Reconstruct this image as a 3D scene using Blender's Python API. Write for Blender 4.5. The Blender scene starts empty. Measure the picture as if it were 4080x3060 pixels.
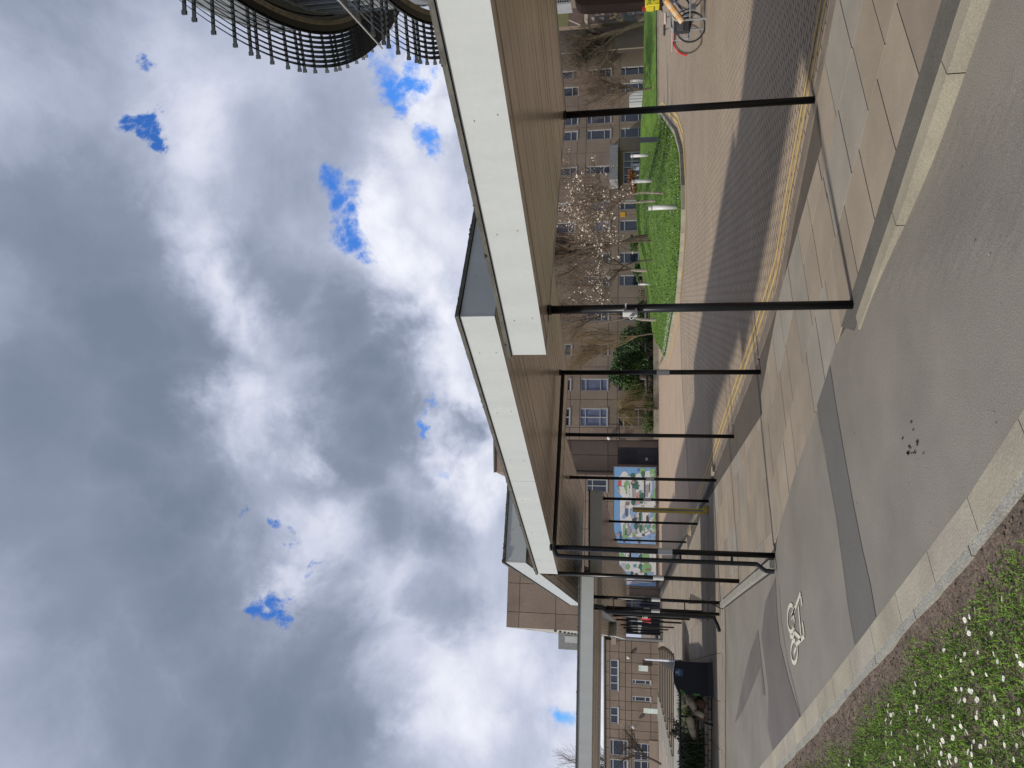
import bpy, math, random
from mathutils import Vector, Matrix, noise
random.seed(7)
S = bpy.context.scene
C = S.collection
R = math.radians
# ---------------------------------------------------------------- camera
PITCH = R(9.7); EYE = 1.6; FPX = 2951.0
cam = bpy.data.cameras.new('camera'); camo = bpy.data.objects.new('camera', cam); C.objects.link(camo)
cam.sensor_width = 36; cam.lens = 36 * FPX / 4080; cam.clip_start = 0.05; cam.clip_end = 3000
f_ = Vector((0, math.cos(PITCH), math.sin(PITCH))); u_ = Vector((0, -math.sin(PITCH), math.cos(PITCH))); r_ = Vector((1, 0, 0))
m = Matrix((-u_, r_, -f_)).transposed().to_4x4(); m.translation = (0, 0, EYE)
camo.matrix_world = m
S.camera = camo
# ---------------------------------------------------------------- light, sky, exposure
SUN_EL = R(38); SUND = Vector((-0.845, -0.535, 0)).normalized()
sund = Vector((SUND.x * math.cos(SUN_EL), SUND.y * math.cos(SUN_EL), math.sin(SUN_EL)))
sl = bpy.data.lights.new('sun', 'SUN'); sl.energy = 2.2; sl.angle = R(3.0); sl.color = (1, 0.93, 0.83)
so = bpy.data.objects.new('sun', sl); C.objects.link(so)
so.rotation_euler = (-sund).to_track_quat('-Z', 'Y').to_euler()
S.view_settings.view_transform = 'Standard'; S.view_settings.look = 'None'
S.view_settings.exposure = 0.80; S.view_settings.gamma = 1
S.view_settings.use_curve_mapping = False


def pray(x, y):
    u = 1530 - y; v = 2040 - x
    return Vector((u, FPX * math.cos(PITCH) - v * math.sin(PITCH), FPX * math.sin(PITCH) + v * math.cos(PITCH)))


def px(x, y, z=0.0):
    "plan position of a measured point lying at height z"
    r = pray(x, y); t = (z - EYE) / r.z
    return Vector((r.x * t, r.y * t, z))


def pxy(x, y, Y):
    r = pray(x, y); t = Y / r.y
    return Vector((r.x * t, Y, EYE + r.z * t))


W = bpy.data.worlds.new('World'); S.world = W; W.use_nodes = True
wt = W.node_tree; wn = wt.nodes; wl = wt.links
wn.clear()


def N(t, kind, **kw):
    n = t.nodes.new(kind)
    for k, v in kw.items():
        if k == 'ins':
            for i, val in v.items(): n.inputs[i].default_value = val
        else: setattr(n, k, v)
    return n


out = N(wt, 'ShaderNodeOutputWorld'); bg = N(wt, 'ShaderNodeBackground'); bg.inputs[1].default_value = 0.1
wl.new(bg.outputs[0], out.inputs[0])
sky = N(wt, 'ShaderNodeTexSky', sky_type='NISHITA', sun_disc=False, sun_elevation=SUN_EL, sun_rotation=math.atan2(SUND.x, SUND.y), air_density=1.0, dust_density=0.6, ozone_density=3.5)
tc = N(wt, 'ShaderNodeTexCoord')
dirn = N(wt, 'ShaderNodeVectorMath', operation='NORMALIZE'); wl.new(tc.outputs['Generated'], dirn.inputs[0])
# cloud-layer coordinates: the ray meets a slightly curved layer overhead
sep = N(wt, 'ShaderNodeSeparateXYZ'); wl.new(dirn.outputs[0], sep.inputs[0])
zz = N(wt, 'ShaderNodeMath', operation='MAXIMUM', ins={1: 0.0}); wl.new(sep.outputs[2], zz.inputs[0])
za = N(wt, 'ShaderNodeMath', operation='ADD', ins={1: 0.30}); wl.new(zz.outputs[0], za.inputs[0])
cb = N(wt, 'ShaderNodeCombineXYZ'); 
dx = N(wt, 'ShaderNodeMath', operation='DIVIDE'); wl.new(sep.outputs[0], dx.inputs[0]); wl.new(za.outputs[0], dx.inputs[1])
dy = N(wt, 'ShaderNodeMath', operation='DIVIDE'); wl.new(sep.outputs[1], dy.inputs[0]); wl.new(za.outputs[0], dy.inputs[1])
wl.new(dx.outputs[0], cb.inputs[0]); wl.new(dy.outputs[0], cb.inputs[1])


def wnoise(scale, detail, rough, vec, dist=0.0, off=(0, 0, 0)):
    mp = N(wt, 'ShaderNodeVectorMath', operation='ADD'); wl.new(vec, mp.inputs[0]); mp.inputs[1].default_value = off
    n = N(wt, 'ShaderNodeTexNoise'); n.inputs['Scale'].default_value = scale; n.inputs['Detail'].default_value = detail
    n.inputs['Roughness'].default_value = rough; n.inputs['Distortion'].default_value = dist
    wl.new(mp.outputs[0], n.inputs['Vector']); return n


# warped direction for the placed cloud features
w1 = wnoise(5.0, 8, 0.62, dirn.outputs[0], 0.2)
ws = N(wt, 'ShaderNodeVectorMath', operation='SUBTRACT'); ws.inputs[1].default_value = (0.5, 0.5, 0.5); wl.new(w1.outputs['Color'], ws.inputs[0])
wm = N(wt, 'ShaderNodeVectorMath', operation='SCALE'); wm.inputs['Scale'].default_value = 0.22; wl.new(ws.outputs[0], wm.inputs[0])
wd = N(wt, 'ShaderNodeVectorMath', operation='ADD'); wl.new(dirn.outputs[0], wd.inputs[0]); wl.new(wm.outputs[0], wd.inputs[1])


def M2(op, a, b=None, clamp=False):
    n = N(wt, 'ShaderNodeMath', operation=op, use_clamp=clamp)
    for i, v in enumerate((a, b)):
        if v is None: continue
        if isinstance(v, (int, float)): n.inputs[i].default_value = v
        else: wl.new(v, n.inputs[i])
    return n.outputs[0]


def blobs(lst, soft=1.0):
    "max over soft discs centred on given directions; entries (x, y, radius in degrees, weight)"
    acc = None
    for x, y, rad, wgt in lst:
        d = pray(x * 1.8445, y * 1.8445).normalized()
        dn = N(wt, 'ShaderNodeVectorMath', operation='DISTANCE'); wl.new(wd.outputs[0], dn.inputs[0]); dn.inputs[1].default_value = d
        mr = N(wt, 'ShaderNodeMapRange', interpolation_type='SMOOTHSTEP')
        rr = R(rad)
        mr.inputs[1].default_value = 0; mr.inputs[2].default_value = rr * 1.6
        mr.inputs[3].default_value = wgt; mr.inputs[4].default_value = 0
        wl.new(dn.outputs['Value'], mr.inputs[0])
        acc = mr.outputs[0] if acc is None else M2('MAXIMUM', acc, mr.outputs[0])
    return acc


GAPS = [(850, 160, 2.2, 1), (880, 205, 2.4, 1), (905, 165, 1.6, 1), (895, 245, 1.5, 1), (975, 300, 1.6, .9), (990, 330, 1.0, .9),
        (760, 345, 1.7, 1), (785, 385, 1.6, 1), (795, 440, 1.7, 1), (800, 490, 1.8, 1), (815, 535, 1.3, 1), (775, 460, 1.3, .8),
        (318, 165, .8, 1), (330, 200, .6, .9), (296, 250, .9, 1), (304, 280, .9, 1), (310, 315, .8, .95), (318, 350, .7, .9), (325, 395, .6, .9), (390, 150, .4, .8),
        (604, 1168, .9, 1), (628, 1190, .7, .9), (660, 1243, .7, .8), (612, 1318, 1.0, 1), (635, 1303, .7, .8), (518, 1115, .6, .7),
        (905, 780, 1.0, .8), (925, 880, 1.0, .8), (925, 910, .8, .9), (855, 685, .7, .6), (1162, 1545, 1.7, .9), (1180, 1560, 1.0, .8), (960, 1010, .9, .5),
        (1085, 1075, 1.2, .5), (1170, 1390, 1.3, .5), (1130, 1540, 1.0, .6), (1220, 1650, 1.4, .6)]
DARK = [(150, 450, 8, .45), (60, 1100, 9, .55), (450, 950, 3.5, .35), (300, 980, 6, .75), (480, 1220, 4, .6), (560, 1620, 6, .8), (400, 1600, 6, .7), (220, 800, 7, .7), (600, 1480, 5, .8), (850, 900, 3, .7), (780, 820, 4, .8), (700, 1080, 3.5, .5), (180, 60, 7, .45), (180, 600, 9, .75), (120, 900, 9, .7), (250, 700, 7, .85), (380, 700, 5, .7), (330, 850, 6, .8), (380, 1080, 5, .8), (330, 1180, 7, .75), (200, 1250, 8, .6),
        (430, 1300, 6, .8), (520, 1450, 6, .75), (640, 1560, 6, .85), (700, 1450, 6, .85), (740, 1600, 6, .75), (300, 1500, 7, .6), (130, 1500, 7, .45),
        (800, 760, 4, .8), (820, 850, 4, .8), (780, 920, 4.5, .8), (740, 1000, 4, .7), (760, 660, 4, .65), (860, 960, 3, .6), (800, 1150, 4, .55), (940, 1150, 3.5, .5), (950, 1300, 3, .5),
        (560, 500, 4, .45), (620, 580, 4, .5), (520, 330, 4, .4), (600, 380, 4, .4), (660, 380, 4, .35), (80, 200, 8, .35), (985, 935, 1.7, .7), (1000, 980, 1.4, .5), (740, 240, 4, .3)]
BRIGHT = [(400, 240, 3.5, .7), (430, 300, 3.5, .7), (370, 170, 4, .5), (420, 400, 3, .6), (440, 480, 2.8, .9), (480, 560, 2.6, .9), (470, 620, 2.4, .9), (540, 650, 2.6, .8), (520, 820, 2.8, .9), (560, 900, 2.8, .8), (650, 1010, 1.8, 1),
          (870, 470, 3.2, .9), (850, 420, 2.4, .9), (880, 560, 3.2, 1), (900, 640, 3, 1), (920, 740, 2.6, 1), (930, 700, 2.6, 1), (960, 780, 3, .9), (980, 850, 2.5, .9), (1010, 1030, 3, .9), (960, 960, 2, .8), (1040, 980, 2.6, .8), (1050, 1060, 2.5, .8), (920, 330, 2.4, .7), (980, 420, 3.6, .75), (1000, 520, 3.6, .8),
          (930, 180, 2.2, .95), (960, 240, 2, .9), (960, 130, 2.4, .9), (1000, 240, 2, .8), (700, 1180, 3, .6), (660, 1150, 2, .7), (640, 1270, 1.5, .7), (850, 1330, 3.6, .55), (870, 1440, 4, .5), (960, 1500, 4, .7), (940, 1590, 3, .75), (1010, 1590, 3, .7), (1100, 1420, 3.5, .6), (1200, 1480, 3.0, .7), (1220, 1580, 3, .7), (30, 640, 4, .3), (40, 220, 4, .5)]
gap = blobs(GAPS)
dark = blobs(DARK, 2)
bright = blobs(BRIGHT, 1.4)
n1 = wnoise(1.35, 9, 0.56, cb.outputs[0], 0.35, (3.1, 1.7, 0))
n2 = wnoise(4.5, 10, 0.62, cb.outputs[0], 0.5, (9.1, 4.7, 0))
n3 = wnoise(14.0, 6, 0.6, dirn.outputs[0], 0.3, (2, 5, 0))
val = M2('ADD', M2('ADD', M2('MULTIPLY', n1.outputs[0], 0.26), 0.04), M2('MULTIPLY', n2.outputs[0], 0.16))
val = M2('ADD', val, M2('ADD', M2('MULTIPLY', n3.outputs[0], 0.10), 0.09))
val = M2('SUBTRACT', M2('ADD', val, M2('MULTIPLY', bright, 0.27)), M2('MULTIPLY', dark, 0.40))
cr = N(wt, 'ShaderNodeValToRGB'); wl.new(val, cr.inputs[0])
e = cr.color_ramp; e.elements[0].position = 0.06; e.elements[0].color = (0.155, 0.190, 0.26, 1)
e.elements[1].position = 0.70; e.elements[1].color = (0.84, 0.85, 0.90, 1)
for p_, c_ in ((0.2, (0.215, 0.250, 0.33)), (0.34, (0.34, 0.38, 0.49)), (0.46, (0.50, 0.53, 0.64))):
    k = e.elements.new(p_); k.color = (*c_, 1)
csc = N(wt, 'ShaderNodeVectorMath', operation='SCALE'); csc.inputs['Scale'].default_value = 7.0; wl.new(cr.outputs[0], csc.inputs[0])
skt = N(wt, 'ShaderNodeVectorMath', operation='MULTIPLY'); skt.inputs[1].default_value = (0.30, 0.60, 1.05); wl.new(sky.outputs[0], skt.inputs[0])
gsoft = N(wt, 'ShaderNodeMapRange', interpolation_type='SMOOTHSTEP'); 
n4 = wnoise(7.0, 10, 0.66, dirn.outputs[0], 0.6, (7, 1, 3))
n5 = wnoise(22.0, 9, 0.68, dirn.outputs[0], 0.8, (1, 8, 3))
gv = M2('ADD', M2('ADD', gap, M2('MULTIPLY', M2('SUBTRACT', n4.outputs[0], 0.5), 1.2)), M2('MULTIPLY', M2('SUBTRACT', n5.outputs[0], 0.5), 0.75)); wl.new(gv, gsoft.inputs[0]); gsoft.inputs[1].default_value = 0.42; gsoft.inputs[2].default_value = 0.98
mx = N(wt, 'ShaderNodeMix', data_type='RGBA'); wl.new(gsoft.outputs[0], mx.inputs[0]); wl.new(csc.outputs[0], mx.inputs[6]); wl.new(skt.outputs[0], mx.inputs[7])
wl.new(mx.outputs[2], bg.inputs[0])

# ---------------------------------------------------------------- materials
MT = {}


def mat(name, col, rough=0.8, metal=0.0, var=0.12, scale=3.0, bump=0.0, bscale=60.0, col2=None, spec=0.5, fine=0.0, fscale=150.0, attr=False, stretch=None, trans=0.0):
    if name in MT: return MT[name]
    mt = bpy.data.materials.new(name); mt.use_nodes = True; t = mt.node_tree; L = t.links; t.nodes.clear()
    o = N(t, 'ShaderNodeOutputMaterial'); b = N(t, 'ShaderNodeBsdfPrincipled'); L.new(b.outputs[0], o.inputs[0])
    b.inputs['Roughness'].default_value = rough; b.inputs['Metallic'].default_value = metal; b.inputs['Specular IOR Level'].default_value = spec
    b.inputs['Transmission Weight'].default_value = trans
    g = N(t, 'ShaderNodeNewGeometry')
    vec = g.outputs['Position']
    if stretch:
        s_ = N(t, 'ShaderNodeVectorMath', operation='MULTIPLY'); L.new(vec, s_.inputs[0]); s_.inputs[1].default_value = stretch; vec = s_.outputs[0]
    n = N(t, 'ShaderNodeTexNoise'); n.inputs['Scale'].default_value = scale; n.inputs['Detail'].default_value = 6; n.inputs['Roughness'].default_value = 0.6; L.new(vec, n.inputs['Vector'])
    r = N(t, 'ShaderNodeValToRGB'); L.new(n.outputs[0], r.inputs[0])
    c2 = col2 or tuple(c * (1 + var) for c in col); c1 = col if col2 else tuple(c * (1 - var) for c in col)
    r.color_ramp.elements[0].position = 0.32; r.color_ramp.elements[0].color = (*c1, 1)
    r.color_ramp.elements[1].position = 0.68; r.color_ramp.elements[1].color = (*c2, 1)
    cur = r.outputs[0]
    if fine > 0:
        n2_ = N(t, 'ShaderNodeTexNoise'); n2_.inputs['Scale'].default_value = fscale; n2_.inputs['Detail'].default_value = 3; L.new(g.outputs['Position'], n2_.inputs['Vector'])
        mr = N(t, 'ShaderNodeMapRange'); L.new(n2_.outputs[0], mr.inputs[0]); mr.inputs[1].default_value = 0.3; mr.inputs[2].default_value = 0.7; mr.inputs[3].default_value = 1 - fine; mr.inputs[4].default_value = 1 + fine
        sc = N(t, 'ShaderNodeVectorMath', operation='SCALE'); L.new(cur, sc.inputs[0]); L.new(mr.outputs[0], sc.inputs['Scale']); cur = sc.outputs[0]
    if attr:
        a = N(t, 'ShaderNodeAttribute', attribute_name='tint')
        mu = N(t, 'ShaderNodeVectorMath', operation='MULTIPLY'); L.new(cur, mu.inputs[0]); L.new(a.outputs['Color'], mu.inputs[1]); cur = mu.outputs[0]
    L.new(cur, b.inputs['Base Color'])
    if bump > 0:
        nb = N(t, 'ShaderNodeTexNoise'); nb.inputs['Scale'].default_value = bscale; nb.inputs['Detail'].default_value = 4; L.new(g.outputs['Position'], nb.inputs['Vector'])
        bp = N(t, 'ShaderNodeBump'); bp.inputs['Strength'].default_value = bump; bp.inputs['Distance'].default_value = 0.02; L.new(nb.outputs[0], bp.inputs['Height']); L.new(bp.outputs[0], b.inputs['Normal'])
    MT[name] = mt; return mt


def wire_color(mt, build):
    "rework base colour: build(tree, current_socket, position_socket) -> new socket"
    t = mt.node_tree; b = next(n for n in t.nodes if n.type == 'BSDF_PRINCIPLED'); g = next(n for n in t.nodes if n.type == 'NEW_GEOMETRY')
    cur = b.inputs['Base Color'].links[0].from_socket
    t.links.new(build(t, cur, g.outputs['Position']), b.inputs['Base Color'])


asph = mat('asphalt', (0.178, 0.165, 0.142), 0.92, var=0.15, scale=0.9, bump=0.2, bscale=130, fine=0.26, fscale=120)
asph_new = mat('asphalt_patch', (0.105, 0.103, 0.096), 0.9, var=0.06, scale=2, bump=0.2, bscale=140, fine=0.14, fscale=120)
asph_dark = mat('asphalt_dark_strip', (0.095, 0.090, 0.078), 0.9, var=0.12, scale=3, bump=0.25, bscale=120, fine=0.22, fscale=100)
asph_path = mat('asphalt_path', (0.168, 0.150, 0.136), 0.92, var=0.12, scale=0.7, bump=0.2, bscale=110, fine=0.14, fscale=110)
wet = mat('damp_asphalt', (0.112, 0.100, 0.090), 0.7, var=0.12, scale=1.5, fine=0.15)
flag = mat('flagstone', (0.258, 0.220, 0.174), 0.85, var=0.13, scale=1.6, bump=0.12, bscale=70, fine=0.07, fscale=60, attr=True)
kerbm = mat('kerb_concrete', (0.285, 0.262, 0.208), 0.85, var=0.2, scale=1.6, bump=0.25, bscale=60, fine=0.12, fscale=90, attr=True)
kerbg = mat('kerb_grey', (0.25, 0.245, 0.215), 0.9, var=0.14, scale=5, bump=0.5, bscale=80, fine=0.25, fscale=70)
soil = mat('soil', (0.115, 0.086, 0.064), 0.95, var=0.35, scale=9, bump=1.0, bscale=45, fine=0.35, fscale=40)
yell = mat('yellow_paint', (0.46, 0.33, 0.12), 0.8, var=0.16, scale=6, fine=0.16, fscale=25)
whitep = mat('white_road_paint', (0.52, 0.50, 0.42), 0.8, var=0.12, scale=8, fine=0.12, fscale=60)
tan = mat('tan_tarmac', (0.33, 0.248, 0.178), 0.9, var=0.09, scale=0.6, fine=0.08, fscale=25)
fascia = mat('fascia_paint', (0.425, 0.452, 0.442), 0.42, metal=0.0, var=0.045, scale=2.2, spec=0.4, stretch=(2.5, 2.5, .5), fine=.02, fscale=25)
capm = mat('roof_capping', (0.085, 0.083, 0.070), 0.85, var=0.3, scale=7, bump=0.6, bscale=30)
soff = mat('soffit_metal', (0.50, 0.415, 0.335), 0.28, metal=0.35, var=0.16, scale=1.3, fine=0.05, fscale=9)
blackm = mat('black_gloss_paint', (0.006, 0.007, 0.008), 0.33, var=0.2, scale=5, spec=0.35)
bandm = mat('pale_band', (0.42, 0.43, 0.42), 0.6, var=0.05)
conc = mat('precast_panel', (0.212, 0.165, 0.130), 0.92, var=0.14, scale=0.45, fine=0.10, fscale=9, bump=0.2, bscale=30, attr=True)
concd = mat('panel_joint', (0.045, 0.035, 0.03), 0.95)
framem = mat('window_frame', (0.34, 0.35, 0.36), 0.5, var=0.04)
glass = mat('dark_glass', (0.006, 0.009, 0.020), 0.07, col2=(0.030, 0.038, 0.060), scale=0.55, spec=0.7)
blind = mat('window_blind', (0.12, 0.14, 0.22), 0.35, var=0.2, scale=2)
grassm = mat('lawn_grass', (0.045, 0.095, 0.008), 0.9, col2=(0.090, 0.175, 0.015), scale=1.1, bump=1.0, bscale=9, fine=0.35, fscale=5)
leafd = mat('evergreen_leaf', (0.018, 0.045, 0.012), 0.6, col2=(0.045, 0.095, 0.025), scale=1.5)
leafg = mat('low_shrub_leaf', (0.035, 0.075, 0.014), 0.7, col2=(0.07, 0.13, 0.03), scale=1.5)
bark = mat('bark', (0.085, 0.064, 0.048), 0.9, var=0.25, scale=8)
twig = mat('twig', (0.125, 0.090, 0.066), 0.9, var=0.2, scale=3)
birch = mat('birch_bark', (0.34, 0.31, 0.26), 0.85, col2=(0.12, 0.10, 0.08), scale=12)
willow = mat('willow_twig', (0.17, 0.130, 0.055), 0.8, var=0.25, scale=2)
bloss = mat('blossom', (0.66, 0.56, 0.48), 0.8, var=0.12, scale=8)
bollm = mat('bollard_paint', (0.50, 0.50, 0.50), 0.45, var=0.05, scale=4)


def pavers():
    mt = mat('block_paving', (0.300, 0.243, 0.178), 0.88, var=0.10, scale=0.5, fine=0.10, fscale=12)

    def b(t, cur, pos):
        L = t.links
        mp = N(t, 'ShaderNodeMapping'); L.new(pos, mp.inputs[0]); mp.inputs['Rotation'].default_value = (0, 0, R(52))
        br = N(t, 'ShaderNodeTexBrick'); L.new(mp.outputs[0], br.inputs[0])
        br.inputs['Scale'].default_value = 1.0; br.inputs['Brick Width'].default_value = 0.215; br.inputs['Row Height'].default_value = 0.105; br.offset = 0.5
        br.inputs['Mortar Size'].default_value = 0.010; br.inputs['Mortar Smooth'].default_value = 0.3
        br.inputs['Color1'].default_value = (0.92, 0.92, 0.92, 1); br.inputs['Color2'].default_value = (1.08, 1.05, 1.02, 1); br.inputs['Mortar'].default_value = (0.22, 0.19, 0.17, 1)
        mu = N(t, 'ShaderNodeVectorMath', operation='MULTIPLY'); L.new(cur, mu.inputs[0]); L.new(br.outputs[0], mu.inputs[1])
        return mu.outputs[0]
    wire_color(mt, b); return mt


pave = pavers()


# ---------------------------------------------------------------- mesh helper
class MB:
    def __init__(s): s.v = []; s.f = []; s.mi = []; s.tint = []

    def add(s, vs, fs, mi=0, tint=None):
        o = len(s.v); s.v += [tuple(v) for v in vs]
        for f in fs: s.f.append(tuple(o + i for i in f)); s.mi.append(mi); s.tint.append(tint or (1, 1, 1))

    def box(s, c, d, rz=0.0, mi=0, tint=None):
        cx, cy, cz = c; a, b, h = d[0] / 2, d[1] / 2, d[2] / 2; co, si = math.cos(rz), math.sin(rz)
        vs = [(cx + x * co - y * si, cy + x * si + y * co, cz + z) for x in (-a, a) for y in (-b, b) for z in (-h, h)]
        s.add(vs, [(0, 1, 3, 2), (4, 6, 7, 5), (0, 4, 5, 1), (2, 3, 7, 6), (0, 2, 6, 4), (1, 5, 7, 3)], mi, tint)

    def bevbox(s, c, d, rz=0.0, mi=0, bev=0.01, tint=None):
        cx, cy, cz = c; a, b, h = d[0] / 2, d[1] / 2, d[2] / 2; co, si = math.cos(rz), math.sin(rz); r = min(bev, a * .9, b * .9, h * .9)
        rings = []
        for (z, i) in ((-h, r), (-h + r, 0), (h - r, 0), (h, r)):
            pts = [(-a + i + (0 if i else r), -b + i), (a - i - (0 if i else r), -b + i), (a - i, -b + i + (0 if i else r)), (a - i, b - i - (0 if i else r)), (a - i - (0 if i else r), b - i), (-a + i + (0 if i else r), b - i), (-a + i, b - i - (0 if i else r)), (-a + i, -b + i + (0 if i else r))]
            if i: pts = [(-a + r + .0, -b + r), (a - r, -b + r), (a - r, -b + r), (a - r, b - r), (a - r, b - r), (-a + r, b - r), (-a + r, b - r), (-a + r, -b + r)]
            rings.append([(cx + x * co - y * si, cy + x * si + y * co, cz + z) for x, y in pts])
        vs = sum(rings, []); fs = []
        for k in range(3):
            for j in range(8): fs.append((k * 8 + j, k * 8 + (j + 1) % 8, k * 8 + 8 + (j + 1) % 8, k * 8 + 8 + j))
        fs += [(6, 4, 2, 0), (24, 26, 28, 30)]
        s.add(vs, fs, mi, tint)

    def prism(s, poly, z0, z1, mi=0, tint=None, bottom=True):
        n = len(poly)
        a = [(p[0], p[1], z0 if not callable(z0) else z0(p)) for p in poly]; b = [(p[0], p[1], z1 if not callable(z1) else z1(p)) for p in poly]
        area = sum(poly[i][0] * poly[(i + 1) % n][1] - poly[(i + 1) % n][0] * poly[i][1] for i in range(n))
        if area < 0: a.reverse(); b.reverse()
        fs = [(i, (i + 1) % n, n + (i + 1) % n, n + i) for i in range(n)] + [tuple(range(n, 2 * n))]
        if bottom: fs.append(tuple(range(n - 1, -1, -1)))
        s.add(a + b, fs, mi, tint)

    def sheet(s, poly, z=0, mi=0, tint=None):
        n = len(poly); area = sum(poly[i][0] * poly[(i + 1) % n][1] - poly[(i + 1) % n][0] * poly[i][1] for i in range(n))
        p = [(q[0], q[1], z) for q in poly]
        if area < 0: p.reverse()
        s.add(p, [tuple(range(n))], mi, tint)

    def tube(s, p0, p1, r0, r1=None, n=8, mi=0, cap=True, tint=None):
        p0 = Vector(p0); p1 = Vector(p1); r1 = r0 if r1 is None else r1
        d = (p1 - p0); 
        if d.length < 1e-6: return
        d.normalize(); a = d.orthogonal().normalized(); b = d.cross(a)
        vs = []
        for p, r in ((p0, r0), (p1, r1)):
            for k in range(n):
                t = 2 * math.pi * k / n; vs.append(p + a * math.cos(t) * r + b * math.sin(t) * r)
        fs = [(k, (k + 1) % n, n + (k + 1) % n, n + k) for k in range(n)]
        if cap: fs += [tuple(range(n - 1, -1, -1)), tuple(range(n, 2 * n))]
        s.add(vs, fs, mi, tint)

    def path(s, pts, r, n=8, mi=0):
        for a, b in zip(pts, pts[1:]): s.tube(a, b, r, r, n, mi)
        for p in pts[1:-1]: s.ball(p, r, mi=mi)

    def ball(s, c, r, mi=0, nu=8, nv=5, sc=(1, 1, 1), tint=None):
        vs = [(c[0], c[1], c[2] - r * sc[2])]
        for i in range(1, nv):
            ph = math.pi * i / nv - math.pi / 2
            for j in range(nu):
                t = 2 * math.pi * j / nu; vs.append((c[0] + r * sc[0] * math.cos(ph) * math.cos(t), c[1] + r * sc[1] * math.cos(ph) * math.sin(t), c[2] + r * sc[2] * math.sin(ph)))
        vs.append((c[0], c[1], c[2] + r * sc[2])); fs = []
        for j in range(nu): fs.append((0, 1 + (j + 1) % nu, 1 + j))
        for i in range(nv - 2):
            for j in range(nu): a = 1 + i * nu; fs.append((a + j, a + (j + 1) % nu, a + nu + (j + 1) % nu, a + nu + j))
        a = 1 + (nv - 2) * nu
        for j in range(nu): fs.append((a + j, a + (j + 1) % nu, len(vs) - 1))
        s.add(vs, fs, mi, tint)

    def build(s, name, mats, parent=None, smooth=False, origin=None):
        me = bpy.data.meshes.new(name)
        vs = s.v
        base = Vector((0, 0, 0))
        if parent is not None: base = Vector(parent.matrix_world.translation) if parent.get('_loc') is None else Vector(parent['_loc'])
        elif origin is not None: base = Vector(origin)
        if base.length > 0: vs = [(v[0] - base.x, v[1] - base.y, v[2] - base.z) for v in vs]
        me.from_pydata(vs, [], s.f)
        if not isinstance(mats, (list, tuple)): mats = [mats]
        for m_ in mats: me.materials.append(m_)
        me.polygons.foreach_set('material_index', s.mi)
        if any('tint' in (n.attribute_name if n.type == 'ATTRIBUTE' else '') for m_ in mats for n in m_.node_tree.nodes):
            ca = me.color_attributes.new('tint', 'FLOAT_COLOR', 'CORNER'); buf = []
            for f, t in zip(s.f, s.tint): buf += [*t, 1.0] * len(f)
            ca.data.foreach_set('color', buf)
        if smooth: me.polygons.foreach_set('use_smooth', [True] * len(s.f))
        me.update()
        o = bpy.data.objects.new(name, me); C.objects.link(o)
        if parent is not None: o.parent = parent
        else:
            o.location = base
        o['_loc'] = tuple(base)
        return o


def tag(o, label=None, cat=None, group=None, kind=None):
    if label: o['label'] = label
    if cat: o['category'] = cat
    if group: o['group'] = group
    if kind: o['kind'] = kind
    return o


def thing(name, label, cat, loc=(0, 0, 0), group=None):
    o = bpy.data.objects.new(name, None); C.objects.link(o); o.location = loc; o['_loc'] = tuple(loc); o.empty_display_size = 0.2
    return tag(o, label, cat, group)


def clip(poly, reg):
    "Sutherland-Hodgman against a convex counter-clockwise region"
    out_ = poly
    for i in range(len(reg)):
        a = reg[i]; b = reg[(i + 1) % len(reg)]; inp = out_; out_ = []
        if not inp: return []
        side = lambda p: (b[0] - a[0]) * (p[1] - a[1]) - (b[1] - a[1]) * (p[0] - a[0])
        for j in range(len(inp)):
            p = inp[j]; q = inp[(j + 1) % len(inp)]; sp, sq = side(p), side(q)
            if sp >= 0: out_.append(p)
            if (sp >= 0) != (sq >= 0):
                t = sp / (sp - sq); out_.append((p[0] + (q[0] - p[0]) * t, p[1] + (q[1] - p[1]) * t))
    return out_


def sstep(a, b, x):
    t = max(0.0, min(1.0, (x - a) / (b - a))); return t * t * (3 - 2 * t)


def interp(tab, x):
    if x <= tab[0][0]: return tab[0][1]
    for (a, va), (b, vb) in zip(tab, tab[1:]):
        if x <= b: return va + (vb - va) * (x - a) / (b - a)
    return tab[-1][1]


# ================================================================ GROUND
FRONT = [(1.3, 60), (1.5, 43.2), (1.85, 40.6), (2.66, 35.8), (3.4, 31), (4.9, 27.8), (5.8, 26.75), (6.8, 26.75), (8.5, 28), (10.5, 31.9), (19, 53), (21, 60), (45, 66), (80, 70)]
CREST = [(1.5, .12), (5, .6), (7.7, .98), (10.4, 1.5), (14.7, 1.8), (17.7, 1.66), (28, 1.15), (45, 1.0), (80, 1.0)]


def lawn_z(x, y):
    yf = interp(FRONT, x); rl = 18 if x < 18 else (18 - 13 * sstep(18, 23, x))
    return 0.10 + (interp(CREST, x) - 0.1) * sstep(-1.0, rl, y - yf)


def hit(x, y, z=0.0):
    "where a measured point meets the lawn"
    r = pray(x, y).normalized(); p = Vector((0, 0, EYE)); t = 24
    while t < 90:
        q = p + r * t
        if q.z <= lawn_z(q.x, q.y): return Vector((q.x, q.y, lawn_z(q.x, q.y)))
        t += 0.1
    return q


g = MB(); g.sheet([(-400, -60), (400, -60), (400, 500), (-400, 500)], -0.10)
tag(g.build('ground', mat('far_ground', (0.16, 0.13, 0.10), 0.95, scale=0.1)), kind='structure')
# near asphalt (a hand's breadth lower beside the right-hand kerb)
VERGE = [(3.2, 0.4), (1.1, 2.0), (-0.12, 3.44), (-0.46, 3.83), (-0.87, 4.39), (-1.27, 4.94), (-1.98, 5.91), (-3.31, 7.75), (-5.15, 10.35), (-7.5, 13.4), (-8.2, 14.3)]


def near_z(x, y):
    return -0.075 * sstep(0.55, 1.4, x)


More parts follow.
